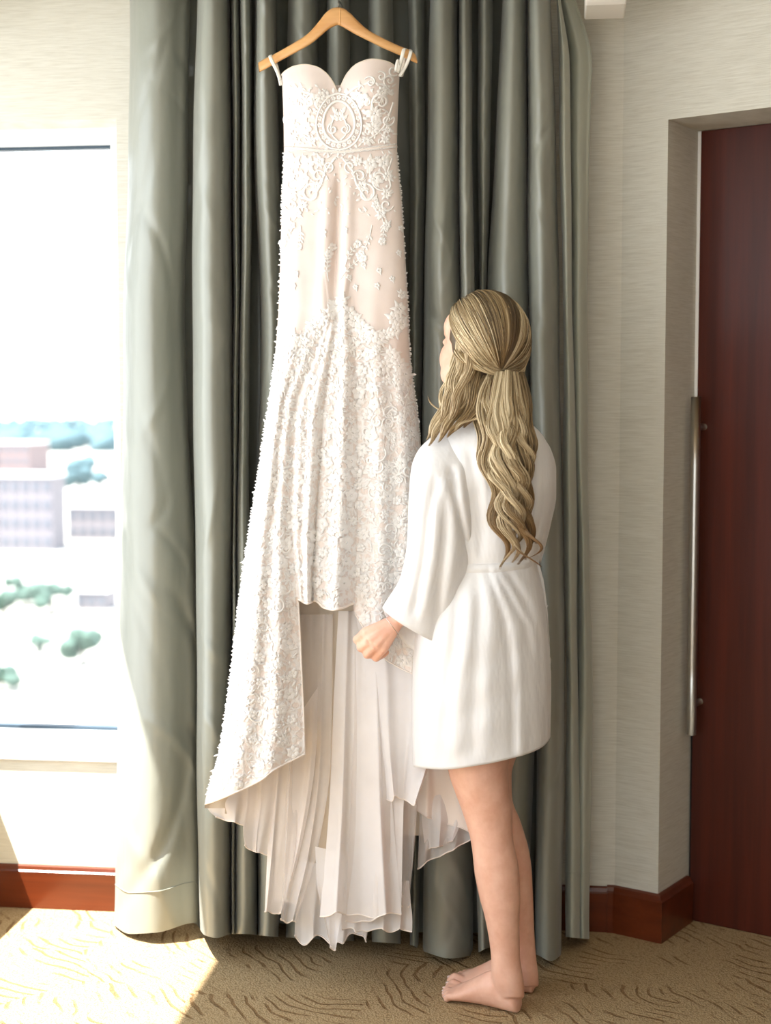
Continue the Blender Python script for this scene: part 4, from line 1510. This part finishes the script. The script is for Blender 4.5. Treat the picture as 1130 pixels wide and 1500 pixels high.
# sleeves
def sleeve(name, L, R_, Y, D, seed, far_drop, ncol=56, sub=10, gather=None):
    L, R_, Y, D = np.array(L, float), np.array(R_, float), np.array(Y, float), np.array(D, float)
    k = np.arange(len(L)); q = np.linspace(0, len(L) - 1, (len(L) - 1) * sub + 1)
    lx, ly, rx, ry = pch(k, L[:, 0], q), pch(k, L[:, 1], q), pch(k, R_[:, 0], q), pch(k, R_[:, 1], q)
    yc, dd = pch(k, Y, q), pch(k, D, q)
    th = np.linspace(0, 2 * np.pi, ncol, endpoint=False)
    ct = np.sign(np.cos(th)) * np.abs(np.cos(th)) ** .85; st = np.sin(th)
    PX = ((lx + rx) / 2)[:, None] + ((rx - lx) / 2)[:, None] * ct
    PYY = ((ly + ry) / 2)[:, None] + ((ry - ly) / 2)[:, None] * ct
    v = (q / q[-1])[:, None]
    far = np.clip(st, 0, 1)[None, :]; nr_ = np.clip(-st, 0, 1)[None, :]
    e = sst(.72, 1, v)
    PYY = PYY + e * (far * far_drop[0] + nr_ * far_drop[1]); PX = PX + e * far * far_drop[2]
    w = Wob(seed, 9, (.02, .07), (1, .35))
    Y_ = yc[:, None] + dd[:, None] * st + .005 * w(PX, PYY) * np.abs(st) * sst(.1, .4, v)
    if gather is not None:
        for path, wd, h in gather:
            cx = np.interp(PYY, [p[1] for p in path], [p[0] for p in path])
            fade = sst(path[0][1] - 10, path[0][1] + 15, PYY) * (1 - sst(path[-1][1] - 15, path[-1][1] + 5, PYY))
            Y_ = Y_ + np.where(st < 0, 1, 0) * h * fade * (np.exp(-((PX - cx) / wd) ** 2) - .8 * np.exp(-((PX - cx - 2 * wd) / (1.3 * wd)) ** 2))
    b = MB(); G = at(PX, PYY, Y_); b.grid(G, closed=True)
    o = b.build(name, M_ROBE, robe)
    s_ = o.modifiers.new('thick', 'SOLIDIFY'); s_.thickness = .002; s_.offset = -1
    return o


sleeve('sleeve', [(664, 622), (632, 642), (613, 662), (604, 686), (600, 735), (598, 790), (589, 842), (561, 890)],
       [(716, 632), (712, 668), (706, 705), (700, 745), (694, 785), (688, 830), (676, 868), (646, 940)],
       [3.235, 3.222, 3.210, 3.20, 3.195, 3.195, 3.198, 3.203], [.03, .052, .064, .067, .066, .064, .058, .046], 31, (44, 8, 12),
       gather=[([(662, 682), (668, 730), (678, 780), (686, 812)], 5, .012), ([(640, 700), (628, 760), (622, 820), (606, 905)], 6, .010), ([(650, 720), (652, 790), (645, 860), (640, 930)], 7, .007)])
sleeve('sleeve', [(776, 632), (768, 655), (770, 690), (774, 730), (776, 770), (776, 815)],
       [(794, 640), (806, 658), (814, 690), (814, 724), (806, 768), (792, 822)], [3.262, 3.275, 3.29, 3.30, 3.31, 3.32], [.03, .045, .055, .055, .05, .03], 32, (6, 2, 0))
# collar behind the neck
b = MB()
t = np.linspace(-.15, math.pi + .15, 30)
cc = at(720, 606, 3.25)
b.tube([cc + np.array([.050 * math.cos(a), -.052 * math.sin(a) + .0, .006 * math.sin(a)]) for a in t], .009, 8, flat=.5, nrm=(0, 0, 1)); b.build('collar', M_ROBE, robe)
# bracelet
b = MB()
cb = (np.array(W(574, 916, 3.203))); axb = np.array(W(584, 908, 3.203)) - np.array(W(560, 926, 3.203)); axb /= np.linalg.norm(axb)
e1_ = np.cross(axb, [0, 1, 0]); e1_ /= np.linalg.norm(e1_); e2_ = np.cross(axb, e1_)
b.tube([cb + e1_ * .0275 * math.cos(a) + e2_ * .0235 * math.sin(a) + axb * .004 * math.sin(a) for a in np.linspace(0, 2 * np.pi, 40)], .0007, 5); b.build('bracelet', M_SILVER, woman)
# ---- hair
hr = np.random.RandomState(5)
hair = MB()
C_ROOT, C_MID, C_LT, C_TIP = np.array(srgb(66, 52, 33)[:3]), np.array(srgb(158, 132, 92)[:3]), np.array(srgb(232, 213, 174)[:3]), np.array(srgb(112, 76, 40)[:3])


def strand(pts, r0, tone, tip, root=.5):
    """one tapered strand, coloured from root to tip"""
    pts = np.asarray(pts, float); n = len(pts)
    t = np.linspace(0, 1, n)
    rad = r0 * np.clip(1 - sst(.80, 1.02, t), .12, 1)
    tg = np.gradient(pts, axis=0); tg /= np.linalg.norm(tg, axis=1)[:, None] + 1e-12
    ref = np.array([.3, -1, .2])
    a = np.cross(tg, ref); a /= np.linalg.norm(a, axis=1)[:, None] + 1e-9
    bb = np.cross(tg, a)
    th = np.array([0, 2.094, 4.189])
    G = pts[:, None, :] + rad[:, None, None] * (np.cos(th)[None, :, None] * a[:, None, :] + np.sin(th)[None, :, None] * bb[:, None, :])
    base = C_MID * (1 - tone) + C_LT * tone if tone >= 0 else C_MID * (1 + tone) - C_ROOT * tone
    c = base[None, :] * np.ones((n, 1))
    k = (root * (1 - sst(0, .35, t)))[:, None]; c = c * (1 - k) + C_ROOT * k
    k = (tip * sst(.30, .95, t))[:, None]; c = c * (1 - k) + C_TIP * k
    i0 = hair.n
    hair.v.append(G.reshape(-1, 3)); hair.c.append(np.repeat(c, 3, axis=0))
    j = np.arange(n - 1)[:, None] * 3; k3 = np.arange(3)[None, :]; k4 = (k3 + 1) % 3
    F = np.stack([i0 + j + k3, i0 + j + k4, i0 + j + 3 + k4, i0 + j + 3 + k3], -1).reshape(-1, 4)
    hair.f.extend(map(tuple, F.tolist())); hair.n += n * 3


SK = np.array([.100, .086, .100])        # half axes of the hair shell: front, side, up
SKC = (-.010, 0, .014)


def shell(d, lift=0.0):
    d = d / np.linalg.norm(d, axis=-1, keepdims=True)
    r = 1 / np.sqrt(((d / SK) ** 2).sum(-1)) + lift
    q = d * r[..., None]
    return HC + (SKC[0] + q[..., 0])[..., None] * hf + (SKC[1] + q[..., 1])[..., None] * hl + (SKC[2] + q[..., 2])[..., None] * hu


# scalp cap under the strands
b = MB(); rows = []
for j in range(25):
    e = math.pi * j / 24
    e = min(max(e, .03), math.pi - .03)
    row = []
    for k in range(40):
        a = 2 * np.pi * k / 40
        d = np.array([math.sin(e) * math.cos(a), math.sin(e) * math.sin(a), math.cos(e)])
        # hair ends at the hairline: pull the face side in under the skin
        lim = sst(.28, .52, d[0] * .95 - d[2] * .30)
        row.append(shell(d, -.006 - .05 * lim))
    rows.append(row)
b.grid(np.array(rows), closed=True, cap=True)
b.c.append(np.tile(C_ROOT * .9 + C_MID * .1, (b.n, 1)))
hairo = None
KN = np.array([-.79, .17, -.56]); KN /= np.linalg.norm(KN)   # the knot, in the head's own axes
KP_ = shell(KN[None, :], .012)[0]
# half-up part: strands swept over the crown into the knot
for i in range(2400):
    w = hr.uniform(-1, 1)                    # -1 near ear, 0 forehead, +1 far ear
    ang = w * 1.95
    back = abs(hr.normal(0, .33))
    if abs(ang) > 1.2: back = abs(hr.normal(0, .12))
    el = .92 - .82 * (abs(ang) / 1.95) ** 1.5
    d0 = np.array([math.cos(ang) * .62 + .08, -math.sin(ang) * 1.0, el])
    d0[0] -= back
    if abs(ang) < .9: d0[2] += back * .35
    d0 /= np.linalg.norm(d0)
    dot = np.clip(d0 @ KN, -1, 1); om = math.acos(dot)
    t = np.linspace(0, 1, 20)
    D = (np.sin((1 - t) * om)[:, None] * d0 + np.sin(t * om)[:, None] * KN) / math.sin(om)
    D[:, 2] -= (.20 * np.sin(np.pi * t ** 1.3) * min(1, abs(ang) / 1.3))
    lay = hr.uniform(-.004, .006)
    lift = lay + .010 * np.sin(np.pi * t) - .004 * t
    P = shell(D, 0) + (D @ np.array([hf, hl, hu])) * lift[:, None]
    P = P + .0012 * np.sin(8 * t + hr.uniform(0, 6))[:, None] * hu
    P[-3:] = P[-3:] * np.array([.6, .3, .05])[:, None] + KP_ * np.array([.4, .7, .95])[:, None]
    dark = -.75 * math.exp(-((ang - .1) / .5) ** 2) * hr.rand() ** .5
    tone = .25 + .75 * math.sin(ang * 17 + 1.3 * math.sin(ang * 5)) + hr.normal(0, .25) + dark * 1.2
    strand(P, .00085, float(np.clip(tone, -.9, 1)), .25, .35 if abs(ang) < .8 else .1)
# twisted piece that wraps the knot, from both sides
for sgn, st in ((1, np.array([-.2, 1.0, -.3])), (-1, np.array([-.1, -1.0, -.25]))):
    for i in range(110):
        d0 = st / np.linalg.norm(st); om = math.acos(np.clip(d0 @ KN, -1, 1))
        t = np.linspace(0, 1, 22)
        D = (np.sin((1 - t) * om)[:, None] * d0 + np.sin(t * om)[:, None] * KN) / math.sin(om)
        ph, rr = hr.uniform(0, 6.28), .0085 * hr.rand() ** .5
        P = shell(D, .010) + (rr * np.cos(ph + 5 * t))[:, None] * hu + (rr * np.sin(ph + 5 * t))[:, None] * (D @ np.array([hf, hl, hu]))
        strand(P, .0011, float(np.clip(hr.normal(.5, .35), -.5, 1)), .1, .1)


def lock(path, n, rad, amp, wl, ph, tone, tip, seed, Yoff=0.0, spread=1.0, N=44, r0=.0009):
    """a wavy lock: path rows (px, py, Y)"""
    r = np.random.RandomState(seed)
    path = np.array(path, float)
    c = np.array([at(*p) for p in path])
    k = np.arange(len(c)); q = np.linspace(0, len(c) - 1, N)
    c = np.stack([pch(k, c[:, i], q) for i in range(3)], 1)
    s = np.concatenate([[0], np.cumsum(np.linalg.norm(np.diff(c, axis=0), axis=1))])
    t = s / s[-1]
    env = sst(.08, .5, t)
    amp = amp * 1.45
    wx = amp * env * np.sin(2 * np.pi * s / wl + ph)
    wy = amp * .8 * env * np.cos(2 * np.pi * s / wl + ph)
    side = np.array([1.0, .1, 0]); dep = np.array([0, -1.0, 0])
    c = c + wx[:, None] * side + wy[:, None] * dep
    prof = (.55 + .6 * np.sin(np.pi * np.clip(t, 0, 1) ** .8)) * (1 - .75 * sst(.72, 1, t))
    for i in range(int(n * 1.5)):
        a, rr = r.uniform(0, 6.28), rad * math.sqrt(r.rand())
        tw = a + 1.2 * t * r.normal(1, .25)
        P = c + (rr * prof * np.cos(tw))[:, None] * side * spread + (rr * .6 * prof * np.sin(tw))[:, None] * dep
        P = P + (.0012 * np.sin(2 * np.pi * s / (wl * .8) + r.uniform(0, 6)) * env)[:, None] * side
        e = int(N * r.uniform(.86, 1.0))
        strand(P[:e], r0, float(np.clip(tone + r.normal(0, .38), -.95, 1)), tip, .25)


BK = [  # long waves down the back
    ([(756, 544, 3.185), (764, 610, 3.15), (770, 680, 3.128), (766, 730, 3.118), (776, 775, 3.12), (784, 805, 3.13), (776, 820, 3.135)], 50, .008, .010, .10, 2.2, .3, .9),
    ([(750, 544, 3.18), (748, 620, 3.14), (756, 700, 3.11), (752, 750, 3.106), (764, 795, 3.112), (778, 818, 3.12), (783, 832, 3.13)], 45, .007, .011, .10, 5.1, .0, .9),
    ([(722, 542, 3.19), (708, 585, 3.155), (712, 640, 3.128), (720, 700, 3.122), (728, 760, 3.125), (738, 800, 3.13), (736, 836, 3.135)], 95, .0125, .007, .125, 0.2, .2, .75),
    ([(738, 544, 3.175), (732, 600, 3.14), (733, 660, 3.118), (742, 720, 3.112), (748, 770, 3.115), (752, 805, 3.12), (748, 828, 3.125)], 120, .014, .008, .13, 1.4, .55, .6),
    ([(748, 544, 3.18), (750, 600, 3.15), (752, 660, 3.122), (757, 715, 3.116), (764, 765, 3.12), (768, 800, 3.125), (762, 832, 3.13)], 120, .014, .008, .135, 2.7, .1, .8),
    ([(758, 550, 3.20), (766, 600, 3.165), (768, 660, 3.138), (768, 715, 3.130), (772, 765, 3.133), (778, 800, 3.14), (776, 823, 3.145)], 100, .0125, .006, .13, 3.9, -.15, .8),
    ([(764, 545, 3.225), (772, 590, 3.19), (775, 640, 3.155), (774, 690, 3.14), (771, 735, 3.14), (778, 775, 3.145), (786, 800, 3.15)], 80, .011, .005, .12, 5.0, -.35, .7),
    ([(714, 556, 3.20), (702, 600, 3.17), (706, 650, 3.14), (716, 690, 3.128), (724, 735, 3.125), (728, 770, 3.128)], 80, .011, .005, .12, .9, .0, .6),
    ([(730, 544, 3.175), (722, 610, 3.135), (726, 670, 3.118), (738, 730, 3.110), (746, 790, 3.118), (740, 815, 3.125), (742, 838, 3.13)], 70, .010, .010, .11, 4.4, .75, .55),
    ([(744, 542, 3.17), (744, 610, 3.132), (742, 670, 3.112), (752, 725, 3.106), (760, 780, 3.112), (770, 815, 3.12)], 70, .009, .010, .115, 3.0, .7, .5),
    ([(752, 544, 3.18), (760, 620, 3.145), (762, 690, 3.12), (764, 740, 3.115), (758, 785, 3.12), (756, 815, 3.125)], 60, .009, .009, .11, .3, .35, .7),
    ([(738, 548, 3.17), (738, 580, 3.15), (736, 640, 3.12), (734, 700, 3.108), (744, 760, 3.11), (756, 800, 3.115)], 50, .008, .010, .12, 1.9, .9, .4),
]
for k, (p, n, rad, amp, wl, ph, tone, tip) in enumerate(BK):
    lock(p, n, rad, amp, wl, ph, tone, tip, 100 + k)
FRN = [
    ([(688, 450, 3.235), (680, 480, 3.205), (678, 515, 3.188), (670, 555, 3.18), (656, 592, 3.175), (642, 620, 3.17), (628, 640, 3.168)], 110, .011, .004, .12, .2, .5, .2),
    ([(696, 456, 3.205), (690, 490, 3.180), (688, 525, 3.172), (680, 565, 3.168), (666, 598, 3.163), (652, 622, 3.16), (640, 640, 3.158)], 110, .011, .004, .12, 1.2, .25, .3),
    # falling forward past the cheek and over the near shoulder
    ([(676, 500, 3.215), (666, 545, 3.20), (655, 580, 3.195), (645, 610, 3.19), (632, 632, 3.185), (620, 646, 3.18)], 80, .010, .004, .11, .5, .65, .25),
    ([(676, 510, 3.20), (668, 560, 3.185), (660, 595, 3.18), (648, 622, 3.175), (634, 642, 3.17), (622, 655, 3.165)], 100, .012, .005, .12, 1.9, .45, .3),
    ([(688, 525, 3.19), (680, 570, 3.175), (672, 600, 3.168), (660, 622, 3.162), (646, 638, 3.158), (636, 650, 3.155)], 110, .012, .005, .115, 3.2, .2, .35),
    ([(700, 540, 3.185), (692, 580, 3.17), (686, 605, 3.16), (676, 622, 3.152), (662, 634, 3.148), (652, 642, 3.146)], 110, .012, .004, .12, 4.0, -.15, .4),
    ([(712, 550, 3.185), (702, 585, 3.165), (698, 605, 3.155), (690, 618, 3.146), (680, 628, 3.142)], 110, .012, .003, .12, 5.2, -.4, .4),
    ([(716, 552, 3.178), (712, 585, 3.155), (714, 604, 3.142), (702, 612, 3.135), (680, 620, 3.133), (664, 634, 3.135)], 70, .008, .004, .1, 2.2, .55, .3),
    ([(674, 492, 3.225), (660, 540, 3.21), (648, 580, 3.205), (642, 600, 3.20), (632, 590, 3.20), (630, 578, 3.20)], 8, .004, .003, .08, 1, .7, .1),
]
for k, (p, n, rad, amp, wl, ph, tone, tip) in enumerate(FRN):
    lock(p, n, rad, amp, wl, ph, tone, tip, 200 + k, N=34)
hairo = hair.build('hair', M_HAIR, woman)
b.build('hair_under_layer', M_HAIR, hairo)
